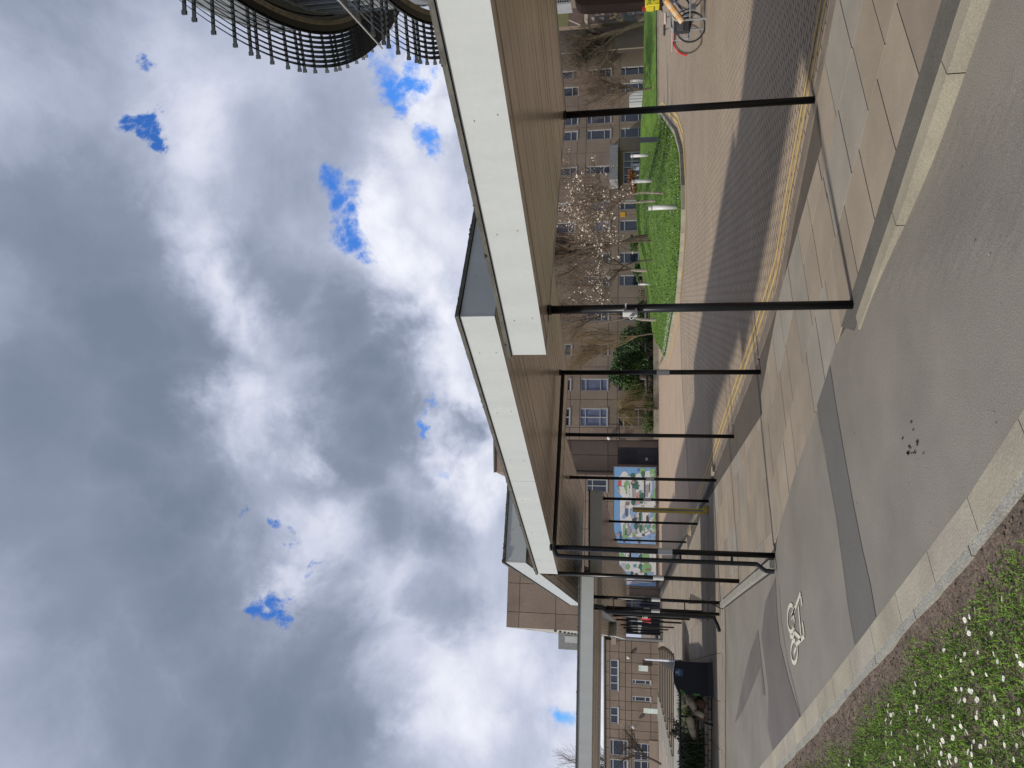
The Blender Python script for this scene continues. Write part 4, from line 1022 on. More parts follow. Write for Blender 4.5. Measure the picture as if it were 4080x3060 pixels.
# notice board on the wall & free standing banner
p = pxy(2563, 2663, 61.7); g = MB(); g.box((p.x, p.y, p.z), (1.15 * .4 * 1.0, .04, .75)); nb = g.build('notice_board', mat('pale_board', (.50, .58, .56), .6), None, origin=(p.x, p.y, p.z)); tag(nb, 'pale notice board on the wall of the low building', 'notice board')
g = MB(); g.box((p.x - .02, p.y - .025, p.z + .3), (.1, .01, .08)); g.build('sticker', mat('lime', (.4, .5, .05), .6), nb)
p = pxy(2623, 2835, 58.0); g = MB(); g.box((p.x, p.y, .62), (.38, .06, 1.2)); g.box((p.x, p.y, .03), (.5, .3, .06)); bn = g.build('banner_stand', mat('pale_banner', (.50, .58, .54), .6), None, origin=(p.x, p.y, 0)); tag(bn, 'pale upright banner standing in front of the low building', 'banner')
for k, (ya, lab) in enumerate(((2622, 'right dark wheelie bin against the low building'), (2643, 'left dark wheelie bin against the low building'))):
    p = px(2621, ya); h = 1.25 if k == 0 else .95
    g = MB(); g.prism([(p.x - .33, p.y - .35), (p.x + .33, p.y - .35), (p.x + .33, p.y + .35), (p.x - .33, p.y + .35)], .08, h); b = thing('wheelie_bin', lab, 'bin', (p.x, p.y, 0), 'dark bins by the low building')
    g.build('body', mat('bin_black', (.010, .010, .014), .5), b)
    g = MB(); g.bevbox((p.x, p.y, h + .05), (.74, .78, .1), 0, 0, .04); g.build('lid', mat('bin_lid', (.02, .02, .022), .45), b)
    g = MB(); g.tube((p.x - .36, p.y + .3, .1), (p.x + .36, p.y + .3, .1), .1, .1, 10); g.build('wheels', mat('bin_black', (.010, .010, .014), .5), b)

# far rooftop plant room seen above the flank
rt = thing('rooftop_plant_room', 'small grey windowed plant room on the far roof', 'building', (-24, 75, 11.9))
p = pxy(2283, 2570, 78); g = MB(); g.box((p.x + .4, p.y + 2, p.z), (2.2, 3, 3.2)); g.build('wall', mat('grey_plant', (.16, .17, .17), .6), rt)
g = MB(); g.box((p.x + .4, p.y + .48, p.z + .2), (.7, .03, 1.4)); g.build('window', mat('pale_glass', (.35, .38, .36), .3), rt)

# corner block on the far right with painted wall panel
corner = thing('end_block', 'shaded right end of the concrete building carrying a painted stone pattern', 'building', (33, 72, 0))
q0 = pxy(2543, 205, 71.5); q1 = pxy(2543, -120, 71.5)
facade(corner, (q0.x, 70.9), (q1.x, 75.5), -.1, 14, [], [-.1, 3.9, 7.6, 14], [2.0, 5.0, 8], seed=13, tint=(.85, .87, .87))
pm = thing('wall_painting', 'patchwork wall painting of stone shapes with a grey seated figure shape', 'mural', (30, 70, 2))
g = MB(); rr = random.Random(4)
cs = [mat('paint_ochre', (.38, .26, .13), .8), mat('paint_plum', (.10, .065, .06), .8), mat('paint_olive', (.12, .12, .05), .8), mat('paint_cream', (.42, .38, .30), .8), mat('paint_grey', (.09, .095, .10), .8), mat('paint_silver', (.22, .21, .22), .8), mat('paint_black', (.012, .012, .014), .8), mat('paint_skin', (.42, .27, .22), .8)]
Yp = 70.3


def pp(x, y, l): v = pxy(2200 + x * .1808, y * .1808, Yp - .004 * l); return tuple(v)


def shp(pts, mi, l): g.add([pp(x, y, l) for x, y in pts], [tuple(range(len(pts)))], mi)


shp([(80, 200), (360, 200), (350, 580), (130, 580)], 2, 0); shp([(370, 195), (700, 200), (690, 560), (350, 580)], 1, 1); shp([(710, 230), (785, 200), (780, 560), (710, 545)], 3, 2); shp([(790, 180), (1250, 150), (1420, 450), (790, 545)], 1, 3)
shp([(1540, 130), (1640, 130), (1870, 460), (1600, 470), (1545, 250)], 4, 4)
shp([(340, 420), (620, 540), (600, 560), (340, 445)], 3, 5); shp([(340, 400), (365, 200), (375, 200), (355, 575), (340, 575)], 2, 6)
for _ in range(46):
    x = rr.uniform(860, 1560); y = 200 + (x - 860) * -.02 + rr.uniform(0, 290)
    w_ = rr.uniform(20, 45); h_ = rr.uniform(18, 30); shp([(x + w_ * math.cos(k * 1.05) * rr.uniform(.8, 1.1), y + h_ * math.sin(k * 1.05)) for k in range(6)], rr.choice((0, 0, 3, 5, 4)), 7 + _ * .2)
shp([(1160, 170), (1295, 150), (1300, 290), (1265, 320)], 5, 18); shp([(1650, 130), (1780, 120), (1830, 330), (1690, 340), (1650, 280)], 5, 19); shp([(1690, 280), (1750, 275), (1770, 325), (1700, 325)], 4, 20)
shp([(1810, 130), (2040, 105), (2030, 300), (1850, 310)], 5, 21); shp([(1520, 190), (1560, 150), (1650, 145), (1665, 210), (1600, 260), (1530, 250)], 6, 22); shp([(1600, 190), (1650, 200), (1640, 240), (1600, 245)], 7, 23); shp([(1715, 150), (1760, 165), (1770, 230), (1730, 245), (1710, 200)], 7, 24)
g.build('painting', cs, pm)
g = MB(); a_, b_, c_, d_ = pp(60, -60, -3), pp(60, 600, -3), pp(2060, 600, -3), pp(2060, -60, -3)
g.prism([(b_[0], Yp + .05), (a_[0], Yp + .05), (a_[0], Yp + .8), (b_[0], Yp + .8)], c_[2], a_[2]); g.build('board', conc, pm)

# ---- drum building with sun-shading louvres, upper right
drum = thing('drum_building', 'round building with two tiers of dark curved sun louvres', 'building', (32, 15.2, 0))
DC = (32.0, 15.2); DR = 22.95


def pol(r, a): return (DC[0] + r * math.cos(a), DC[1] + r * math.sin(a))


def arcband(gg, r0, r1, z0, z1, a0, a1, n, mi=0, z0b=None, z1b=None):
    for k in range(n):
        p = a0 + (a1 - a0) * k / n; q = a0 + (a1 - a0) * (k + 1) / n
        A_, B2, C2, D3 = pol(r0, p), pol(r0, q), pol(r1, q), pol(r1, p); zb0 = z0 if z0b is None else z0b; zb1 = z1 if z1b is None else z1b
        gg.add([(*A_, z0), (*B2, z0), (*C2, zb0), (*D3, zb0), (*A_, z1), (*B2, z1), (*C2, zb1), (*D3, zb1)], [(0, 3, 2, 1), (4, 5, 6, 7), (0, 1, 5, 4), (1, 2, 6, 5), (2, 3, 7, 6), (3, 0, 4, 7)], mi)


louv = mat('louvre_metal', (0.045, 0.052, 0.055), .45, metal=.3, var=.15); ltim = mat('weathered_cladding', (0.30, 0.265, 0.21), .8, var=.3, scale=4, stretch=(1, 1, .1)); dgrey = mat('dark_grey_metal', (0.03, 0.028, 0.028), .6); lglass = mat('sky_glass', (0.06, 0.08, 0.08), .03, spec=1.0, metal=.5)
AA0, AA1 = R(120), R(262)
for ti, zt in enumerate((8.55, 12.5)):
    g = MB()
    for k in range(8):
        r = DR - .06 - k * .15
        arcband(g, r, r - .11, zt - .15, zt - .13, AA0, AA1, 90, 0, zt - .02, zt - .0)
    lv = g.build('sun_louvre', louv, drum)
    lv['label'] = 'upper tier of curved louvre blades' if ti else 'lower tier of curved louvre blades'
    na = 54
    for k in range(na):
        a = AA0 + (AA1 - AA0) * (k + .5) / na
        for o_ in ((0,) if k % 3 else (-.009, .009)):
            g = MB()
            p = pol(DR + .03, a + o_); q = pol(DR - 1.3, a + o_); c = ((p[0] + q[0]) / 2, (p[1] + q[1]) / 2)
            g.box((c[0], c[1], zt - .03), (1.33, .045, .09), a); pe = pol(DR + .06, a + o_); g.box((pe[0], pe[1], zt - .03), (.1, .07, .12), a)
            g.build('bracket', louv, lv)
    g = MB(); arcband(g, DR - 1.22, DR - 1.42, zt - .10, zt + .10, AA0, AA1, 90); g.build('ring_beam', dgrey, drum)
    g = MB()
    for k in range(2): arcband(g, DR - 1.46 - k * .05, DR - 1.50 - k * .05, zt - .13 - k * .035, zt + .12, AA0, AA1, 90)
    arcband(g, DR - 1.42, DR - 1.5, zt - .10, zt + .12, AA0, AA1, 90)
    g.build('timber_band', ltim, drum)
g = MB(); arcband(g, DR - 1.8, DR - 1.85, 9.0, 12.2, AA0, AA1, 90, 1); arcband(g, DR - 1.8, DR - 1.85, 4.6, 8.2, AA0, AA1, 90, 1); [arcband(g, DR - 1.32 - .02 * (k % 2), DR - 1.7, 12.62 + k * .155, 12.62 + k * .155 + .13, AA0, AA1, 90, 0) for k in range(9)]; arcband(g, DR - 1.75, DR - 2.15, 12.6, 14.0, AA0, AA1, 90, 0); arcband(g, DR - 1.8, DR - 4.0, 8.2, 9.0, AA0, AA1, 90, 0)
dw = g.build('glazed_wall', [mat('pale_cladding', (.19, .205, .205), .5, var=.1), lglass], drum)
g = MB()
for k in range(60):
    a = AA0 + (AA1 - AA0) * k / 60; p = pol(DR - 1.77, a)
    for (z0_, z1_) in ((9.0, 12.2), (4.6, 8.2)): g.box((p[0], p[1], (z0_ + z1_) / 2), (.08, .08, z1_ - z0_), a)
for zz_ in (9.1, 10.6, 12.1, 4.7, 6.4, 8.1): arcband(g, DR - 1.75, DR - 1.8, zz_ - .04, zz_ + .04, AA0, AA1, 90)
g.build('mullions', mat('mullion_grey', (.22, .24, .25), .5), dw)
g = MB(); g.prism([pol(DR - 2.15, AA0 + (AA1 - AA0) * k / 40) for k in range(41)], 4.4, 4.6); g.prism([pol(DR - 2.2, AA0 + (AA1 - AA0) * k / 40) for k in range(41)], 14.0, 14.1); g.build('roof', dgrey, drum)
g = MB(); 
a = [pxy(x, y, 17.5) for x, y in ((1300, -40), (1315, 20), (1400, 100), (1520, 193))]
g = MB(); g.path([tuple(pxy(1295, -60, 13.5)), tuple(pxy(1523, 193, 19.5))], .025, 6); g.build('steel_rod', bandm, drum)
# pale louvred canopy edge and dark timber board at the far right edge of the view
sb = thing('cycle_shelter', 'dark rounded timber shelter with pale slatted roof at the frame edge', 'shelter', tuple(px(2720, -10)))
Ys = 14.5
def sp(x, y, Y=Ys): v = pxy(x, y, Y); return (v.x, v.y, v.z)
g = MB(); outl = [sp(2288, -300), sp(2288, -12), sp(2296, 10), sp(2310, 20), sp(2335, 22), sp(2450, 16), sp(2560, 9), sp(2640, 4), sp(2642, -300)]
n = len(outl); vs = outl + [(x, y + .35, z) for x, y, z in outl]
g.add(vs, [tuple(range(n - 1, -1, -1)), tuple(range(n, 2 * n))] + [(i, (i + 1) % n, n + (i + 1) % n, n + i) for i in range(n)])
g.build('timber_board', mat('dark_timber', (0.016, 0.009, 0.007), .8, spec=.2, var=.4, scale=2, stretch=(12, 1, .6)), sb)
g = MB()
for k in range(7): a = sp(2214 + k * 9, -200, Ys + 1.5); b = sp(2216 + k * 9, 30 + (k % 3), Ys + 1.5); g.box(((a[0] + b[0]) / 2, a[1], (a[2] + b[2]) / 2), (b[0] - a[0] if b[0] > a[0] else a[0] - b[0], .35, .022))
a = sp(2245, 32, Ys + 1.5); g.box((a[0], a[1], a[2]), (.04, .4, .36)); g.build('slatted_roof', mat('slat_grey', (.27, .28, .29), .5), sb)

# ================================================================ TREES
def tree(name, label, base, h, seed, tr=.09, spread=.45, levels=5, up=.55, tm=None, cm=None, lean=(0, 0), first=.28, forks=3, blossom=0, group='bare spring trees on the lawn', droop=0, nlimb=1, blossom_r=.07):
    rnd = random.Random(seed); root = thing(name, label, 'tree', tuple(base), group)
    t = MB(); c = MB(); fl = MB(); tips = []

    def grow(p, d, L, r, lv):
        segs = 3; q = p
        for i in range(segs):
            d = (d + Vector((rnd.gauss(0, .10), rnd.gauss(0, .10), rnd.gauss(0, .06) + .05 * up - droop * lv * .08))).normalized()
            nq = q + d * L / segs; r0 = r * (1 - .25 * i / segs); r1 = r * (1 - .25 * (i + 1) / segs)
            (t if lv == 0 else c).tube(q, nq, r0, r1, 7 if lv < 2 else (4 if lv < 3 else 3), cap=False)
            q = nq
            if lv >= 1 and lv < levels - 1 and rnd.random() < .8: side(q, d, L * .62, r1 * .55, lv + 1)
        if lv >= levels - 1: tips.append(q); return
        for _ in range(forks if lv > 0 else forks + nlimb): side(q, d, (L if lv else h * .29) * rnd.uniform(.6, .88), r * rnd.uniform(.45, .66), lv + 1)

    def side(q, d, L, r, lv):
        ax = d.orthogonal().normalized(); ax.rotate(Matrix.Rotation(rnd.uniform(0, 6.28), 3, d)); k = rnd.uniform(.5, 1.25) * spread
        grow(q, (d + ax * k + Vector((0, 0, .12 * up))).normalized(), L, max(r, .0045), lv)
    grow(Vector(base), Vector((lean[0], lean[1], 1)).normalized(), h * first, tr, 0)
    t.build('trunk', tm or bark, root)
    if blossom:
        for q in tips:
            if rnd.random() < blossom:
                for _ in range(rnd.randint(2, 7)):
                    x, y, z = q.x + rnd.gauss(0, .08), q.y + rnd.gauss(0, .08), q.z + rnd.gauss(0, .08); r = rnd.uniform(.4, 1) * blossom_r; n = Vector((rnd.gauss(0, 1), rnd.gauss(0, 1), rnd.gauss(0, 1))).normalized(); a = n.orthogonal(); b = n.cross(a)
                    c.add([Vector((x, y, z)) + a * r * math.cos(k * 1.26) + b * r * math.sin(k * 1.26) for k in range(5)], [tuple(range(5))], 1)
    c.build('crown', [cm or twig, bloss], root)
    return root


tree('bare_tree', 'bare birch with pale trunk near the left tip of the lawn', hit(2616, 1274), 9.5, 3, .11, .42, 6, .9, birch, twig, first=.17)
tree('bare_tree', 'bare spreading tree with mottled trunk in front of a ground window', hit(2578, 1077), 9.0, 4, .13, .6, 6, .7, birch, twig, first=.12, forks=3)
tree('bare_tree', 'bare tree with two brown stems, left of the tallest bollard', hit(2583, 943), 10, 5, .16, .34, 6, .95, bark, twig, first=.2)
tree('bare_tree', 'thin bare sapling right beside the thick brown stem', hit(2594, 961), 7.5, 15, .06, .3, 5, .9, bark, twig, first=.25)
tree('blossom_tree', 'slim tree with open white blossom nearest the porch', hit(2646, 770), 5.6, 6, .06, .75, 6, .35, birch, twig, first=.26, blossom=.07, blossom_r=.034, group='blossoming trees on the lawn')
tree('blossom_tree', 'second blossoming tree just left of the slim one', hit(2610, 800), 6.6, 7, .07, .6, 6, .45, birch, twig, first=.28, blossom=.05, blossom_r=.034, group='blossoming trees on the lawn')
tree('blossom_tree', 'low branches of white blossom left of the ground windows', hit(2600, 1035), 5.4, 29, .05, .8, 5, .3, bark, twig, first=.30, blossom=.12, blossom_r=.036, group='blossoming trees on the lawn')
tree('bare_tree', 'bare tangled tree left of the grey sign slab', hit(2541, 560), 10.5, 9, .13, .5, 6, .7, bark, twig, first=.14)
tree('bare_tree', 'bare many-stemmed tree beside the white hoarding', hit(2596, 351), 8.6, 10, .10, .55, 6, .8, bark, twig, first=.10, nlimb=2)
tree('bare_tree', 'dark gnarled tree at the far right end of the bank', hit(2567, 92), 9.0, 12, .24, .55, 6, .5, mat('dark_bark', (.045, .04, .022), .9), mat('dark_twig', (.06, .048, .03), .9), first=.20)
tree('bare_tree', 'bare tree with yellowish twigs against the left wall panels', hit(2608, 1330) , 8.2, 13, .07, .4, 6, .9, bark, mat('yellow_twig', (.15, .105, .055), .9), first=.15)
tree('bare_tree', 'bare tree at the far left beyond the low building', Vector((-36, 68, 0)), 9.5, 21, .12, .55, 6, .8, bark, twig, first=.2, group='trees behind the low building')
tree('bare_tree', 'dark leaning tree in front of the low building windows', Vector((-27.2, 54, 0)), 3.9, 23, .09, .6, 5, .5, bark, mat('dark_twig', (.06, .048, .03), .9), lean=(.35, 0), first=.3, group='trees behind the low building')


def shrub(name, label, c, sx, sy, h, n, lm, seed, group='shrubs against the building', sz=.10, stem=None, cat='shrub'):
    rnd = random.Random(seed); root = thing(name, label, cat, tuple(c), group); g = MB(); st = MB()
    cl = [(rnd.uniform(-.75, .75), rnd.uniform(-.75, .75), rnd.uniform(.25, .85), rnd.uniform(.28, .5)) for _ in range(9)]
    for a, b, z_, r in cl: st.tube((c[0], c[1], c[2]), (c[0] + a * sx, c[1] + b * sy, c[2] + z_ * h), .03, .01, 4)
    for _ in range(n):
        a, b, z_, r = rnd.choice(cl); v = Vector((rnd.gauss(0, 1), rnd.gauss(0, 1), rnd.gauss(0, 1))).normalized() * (r * rnd.random() ** .35)
        x, y, z = c[0] + (a + v.x) * sx, c[1] + (b + v.y) * sy, c[2] + max(.03, (z_ + v.z * .6) * h); s_ = rnd.uniform(.5, 1.2) * sz
        nn = Vector((rnd.gauss(0, 1), rnd.gauss(0, 1), rnd.gauss(.4, 1))).normalized(); p = nn.orthogonal().normalized() * s_; q = nn.cross(p) * .5; o_ = Vector((x, y, z))
        g.add([o_ - p, o_ + q, o_ + p, o_ - q], [(0, 1, 2, 3)])
    st.build('stems', stem or bark, root); g.build('foliage', lm, root)


wy = lambda x: 62.8 + .302 * x
b0 = px(2606, 1400); b1 = px(2606, 1480)
shrub('evergreen_bush', 'large dark evergreen bush against the wall left of the lawn', (2.6, wy(2.6) - 1.9, .3), 2.6, 1.2, 3.7, 9000, leafd, 1, sz=.13)
shrub('evergreen_bush', 'rounder evergreen bush right of the first wall post', (.2, wy(.2) - 1.6, .3), 1.5, 1.0, 2.9, 4500, leafg, 2, sz=.13)
for i, (x, s_, lab) in enumerate(((4.6, 1.1, 'low green shrub under the birch'), (7.0, .9, 'low shrub below the far left ground window'), (-2.6, .9, 'low green shrub near the service bay corner'), (9.6, .6, 'tiny dark shrub at the wall left of the brown stems'), (12.2, .6, 'small clipped shrub at the wall behind the tall bollard'), (18.0, .8, 'reddish brown shrub right of the porch'))):
    shrub('low_shrub', lab, (x, wy(x) - 1.2, (.25 if x < 3 else lawn_z(x, wy(x) - 1.2))), s_ * 1.4, .7, 1.2 * s_, 1500, leafg if i != 5 else mat('red_leaf', (.16, .07, .02), .7), 30 + i, sz=.09)
# hedge strip along the wall
for i in range(5):
    x = -3.2 + i * 1.9; shrub('hedge_plant', ('hedge clump at the foot of the wall, %s' % ['beside the service bay', 'under the willow twigs', 'below the wall lamp post', 'in front of the evergreens', 'left of the birch'][i]), (x, wy(x) - 1.0, .2), 1.0, .5, .9, 900, leafg, 50 + i, group='hedge clumps along the wall foot', sz=.08)
# weeping willow-like tree
wr = thing('weeping_tree', 'small weeping tree with golden hanging twigs by the wall', 'tree', (-2.0, wy(-2) - 1.8, .2)); t = MB(); c = MB(); rnd = random.Random(6)
bx, by = -2.0, wy(-2) - 1.8
t.tube((bx, by, .1), (bx + .1, by, 2.6), .09, .06, 7); t.build('trunk', bark, wr)
for _ in range(300):
    a = rnd.uniform(0, 6.28); l_ = rnd.uniform(.5, 2.3); p = Vector((bx + .1, by, rnd.uniform(1.8, 2.8))); top = p + Vector((math.cos(a) * l_ * .5, math.sin(a) * l_ * .35, rnd.uniform(.1, .9))); end = Vector((bx + math.cos(a) * l_, by + math.sin(a) * l_ * .6, rnd.uniform(.3, 2.2)))
    c.tube(p, top, .012, .008, 3, cap=False); mid = (top + end) / 2 + Vector((math.cos(a) * .2, 0, .3)); c.tube(top, mid, .008, .007, 3, cap=False); c.tube(mid, end, .009, .004, 3, cap=False)
c.build('crown', willow, wr)
# retaining edge before the shrubs
g = MB(); g.prism([(-4.4, 60.2), (-4.4, 60.0), (20, 65.0), (20, 65.2)], -.05, .42); g.build('bed_kerb', kerbm); bpy.data.objects['bed_kerb']['kind'] = 'structure'
g = MB(); g.sheet([(-4.4, 60.2), (20, 65.2), (20, 68.6), (-4.4, 61.3)], .36); tag(g.build('planting_bed', soil), kind='structure')

# ================================================================ LAWN OBJECTS
def bollard(x, y, hpx, label, wpx=None):
    p = hit(x, y); dist = p.y; h = hpx * dist / FPX; r = .085 * h
    root = thing('bollard', label, 'bollard light', tuple(p), 'white cylindrical bollards on the lawn')
    g = MB(); g.tube(p - Vector((0, 0, .1)), p + Vector((0, 0, h * .86)), r, r, 16); o = g.build('column', bollm, root)
    for q in o.data.polygons: q.use_smooth = len(q.vertices) == 4
    g = MB(); g.tube(p + Vector((0, 0, h * .86)), p + Vector((0, 0, h * .89)), r * .8, r * .8, 16); g.build('light_slot', blackm, root)
    g = MB(); g.tube(p + Vector((0, 0, h * .89)), p + Vector((0, 0, h)), r * 1.05, r, 16); g.build('cap', bollm, root)


bollard(2698, 824, 110, 'largest white bollard, nearest on the front of the lawn')
bollard(2600, 720, 81, 'white bollard in front of the left side of the porch')
bollard(2586, 618, 71, 'white bollard in front of the right side of the porch')
bollard(2592, 1132, 47, 'small white bollard beside the wooden bench')
bollard(2567, 319, 54, 'white bollard behind the many-stemmed tree')
# grey slab sign
p = hit(2622, 552); s_ = p.y / FPX; sg = thing('sign_slab', 'dark blue grey upright sign slab on the lawn', 'sign', tuple(p))
g = MB(); w_ = 26 * s_; h_ = 82 * s_
g.add([(p.x - w_ / 2, p.y, p.z - .1), (p.x + w_ / 2, p.y + .35, p.z - .1), (p.x + w_ / 2, p.y + .35, p.z + h_), (p.x - w_ / 2, p.y, p.z + h_ * .82), (p.x - w_ / 2 + .1, p.y + .2, p.z - .1), (p.x + w_ / 2 + .1, p.y + .55, p.z - .1), (p.x + w_ / 2 + .1, p.y + .55, p.z + h_), (p.x - w_ / 2 + .1, p.y + .2, p.z + h_ * .82)], [(0, 1, 2, 3), (5, 4, 7, 6), (1, 5, 6, 2), (4, 0, 3, 7), (3, 2, 6, 7), (1, 0, 4, 5)])
g.build('slab', mat('slate_blue', (.055, .07, .085), .45), sg)
# white hoarding behind
p = pxy(2535, 400, 66); hd = thing('white_hoarding', 'white boxy hoarding behind the crest of the lawn', 'hoarding', (p.x, p.y, 0))
g = MB(); w_ = 60 / FPX * 66; g.box((p.x, p.y, 1.25), (w_, 1.2, 2.3)); g.build('panel', mat('hoarding_white', (.50, .51, .52), .6, var=.04), hd)
g = MB(); 
for k in range(4): g.box((p.x + (-.3 + .2 * k) * w_, p.y - .62, 1.25), (.05, .04, 2.3))
g.build('battens', mat('hoarding_grey', (.35, .36, .37), .6), hd)
# bench
p = pxy(2588, 1155, 62.5); bn = thing('bench', 'slatted wooden bench facing away at the wall beside a bollard', 'bench', (p.x, p.y, .55)); tim = mat('bench_timber', (.16, .12, .09), .8)
zb = pxy(2598, 1155, 62.5).z; w_ = 1.7
g = MB(); 
for k in range(12): g.box((p.x - w_ / 2 + w_ * (k + .5) / 12, p.y + .2, zb + .75), (.05, .03, .40))
g.box((p.x, p.y + .2, zb + .97), (w_, .05, .06)); g.box((p.x, p.y + .2, zb + .53), (w_, .05, .05)); g.build('backrest', tim, bn)
g = MB()
for k in range(4): g.box((p.x, p.y - .25 + .12 * k, zb + .45), (w_, .09, .03))
g.build('seat', tim, bn)
for sx in (-1, 1):
    for sy in (-.22, .2): g = MB(); g.box((p.x + sx * .78, p.y + sy, zb + .2), (.07, .07, .46)); g.build('leg', tim, bn)

# ================================================================ WAYFINDING POST by the kerb
b = px(2822, 2036); ws_ = thing('wayfinding_sign', 'slim grey and yellow sign blade seen edge-on beside the kerb', 'sign', tuple(b))
g = MB(); dxy = Vector((-.36, .93)); n2v = Vector((.93, .36)); h = 1.74
for (o0, o1, mi, z0_, z1_) in ((-.02, .02, 0, .12, h), (.021, .045, 1, .12, h), (-.045, -.021, 1, .12, h)):
    a = Vector((b.x, b.y)) + n2v * o0; c_ = Vector((b.x, b.y)) + n2v * o1; e_ = dxy * .16
    g.prism([tuple(a), tuple(c_), tuple(c_ + e_), tuple(a + e_)], z0_, z1_, mi)
g.build('blade', [mat('sign_grey', (.20, .20, .19), .5, var=.2, scale=3), mat('sign_yellow', (.55, .40, .02), .5)], ws_)
g = MB(); g.bevbox((b.x, b.y + .08, .06), (.16, .30, .12), R(21), 0, .02); g.build('foot', mat('sign_yellow_foot', (.42, .30, .05), .5), ws_)

# ================================================================ BIN, RAIL, BED, STEPS
bb = px(2841, 2712); bin_ = thing('litter_bin', 'big black double litter bin beside the planting bed', 'litter bin', tuple(bb))
bl = px(2843, 2776); br_ = px(2839, 2642); 
W_b = (br_ - bl).length; d = (br_ - bl).normalized(); nn = Vector((-d.y, d.x, 0))
if nn.y < 0: nn = -nn
navy = mat('bin_navy', (.004, .005, .012), .38, spec=.3)
hb = 148 / 2951 * bb.y
def bp(s_, t, z): v = bl + d * (W_b * s_) + nn * t; return (v.x, v.y, z)
prof = [(0, .02), (0, hb * .86), (.16, hb * .97), (.42, hb), (.70, hb * .955), (1.0, hb * .90), (1.0, .02)]
g = MB(); pf_ = [(.0, .0), (1, 0), (1, hb * .95), (.62, hb), (.32, hb * .985), (.0, hb * .86)]
n = len(pf_); vs = [bp(a, 0, z) for a, z in pf_] + [bp(a, .40, z) for a, z in pf_]
g.add(vs, [tuple(range(n)), tuple(range(2 * n - 1, n - 1, -1))] + [(i, n + i, n + (i + 1) % n, (i + 1) % n) for i in range(n)])
body = g.build('body', navy, bin_)
g = MB(); g.prism([bp(-.012, -.008, 0)[:2], bp(1.012, -.008, 0)[:2], bp(1.012, .41, 0)[:2], bp(-.012, .41, 0)[:2]], .0, .10); g.build('plinth', mat('bin_plinth', (.008, .008, .01), .5), bin_)
g = MB(); g.add([bp(a, t, z) for a, z, t in ((-.01, hb * .86 + .012, -.02), (.32, hb * .985 + .012, -.02), (.62, hb + .012, -.02), (1.01, hb * .95 + .012, -.02), (-.01, hb * .86 + .012, .42), (.32, hb * .985 + .012, .42), (.62, hb + .012, .42), (1.01, hb * .95 + .012, .42))], [(0, 1, 5, 4), (1, 2, 6, 5), (2, 3, 7, 6)])
g.build('lid', mat('bin_lid_grey', (.10, .10, .13), .4), bin_)
g = MB(); g.add([bp(a, -.006, z) for a, z in ((.54, hb * .965), (.77, hb * .965), (.77, hb * .76), (.54, hb * .76))], [(0, 3, 2, 1)], 0)
g.add([bp(a, -.009, z) for a, z in ((.62, hb * .955), (.69, hb * .955), (.69, hb * .905), (.675, hb * .89), (.635, hb * .89), (.62, hb * .905))], [tuple(range(5, -1, -1))], 1)
g.add([bp(a, -.009, z) for a, z in ((.555, hb * .88), (.755, hb * .88), (.755, hb * .862), (.555, hb * .862))], [(0, 3, 2, 1)], 1)
for k in range(3): g.add([bp(a, -.009, z) for a, z in ((.60, hb * (.845 - .02 * k)), (.71, hb * (.845 - .02 * k)), (.71, hb * (.835 - .02 * k)), (.60, hb * (.835 - .02 * k)))], [(0, 3, 2, 1)], 2)
g.build('label_panel', [mat('label_blue', (.01, .05, .14), .5), mat('label_white', (.30, .36, .38), .6), mat('label_pale_blue', (.08, .17, .26), .6)], body)
g = MB(); 
g.add([bp(a, -.006, z) for a, z in ((.0, hb * .80), (.17, hb * .86), (.08, hb * .74), (.0, hb * .69))], [(0, 3, 2, 1)], 0); g.add([bp(a, -.008, z) for a, z in ((.03, hb * .79), (.11, hb * .82), (.05, hb * .75))], [(0, 2, 1)], 1); g.add([bp(a, -.006, z) for a, z in ((.0, hb * .50), (.05, hb * .52), (.05, hb * .34), (.0, hb * .33))], [(0, 3, 2, 1)], 0)
g.build('green_sticker', [mat('sticker_green', (.06, .20, .025), .5), navy], body)
# rail
rail = thing('handrail', 'low black tubular rail in front of the planting bed', 'railing', tuple(px(2841, 2890)))
rp = px(2841, 2889); zt = pxy(2711, 2880, rp.y).z; zm = pxy(2782, 2880, rp.y).z
xe = (rp.x - 5, rp.y - .2)
g = MB(); x0_ = px(2841, 2770).x
g.path([(x0_, rp.y + .1, zt), (rp.x - 6, rp.y - .15, zt)], .025, 10); g.build('top_rail', blackm, rail)
g = MB(); g.path([(x0_, rp.y + .1, zm), (rp.x - 6, rp.y - .15, zm)], .022, 10); g.build('mid_rail', blackm, rail)
g = MB(); g.path([(rp.x + .14, rp.y + .02, zt), (rp.x + .12, rp.y + .02, zm - .1), (rp.x + .1, rp.y + .02, .28), (rp.x + .02, rp.y, .12), (rp.x, rp.y, 0)], .024, 10); g.build('upright', blackm, rail)
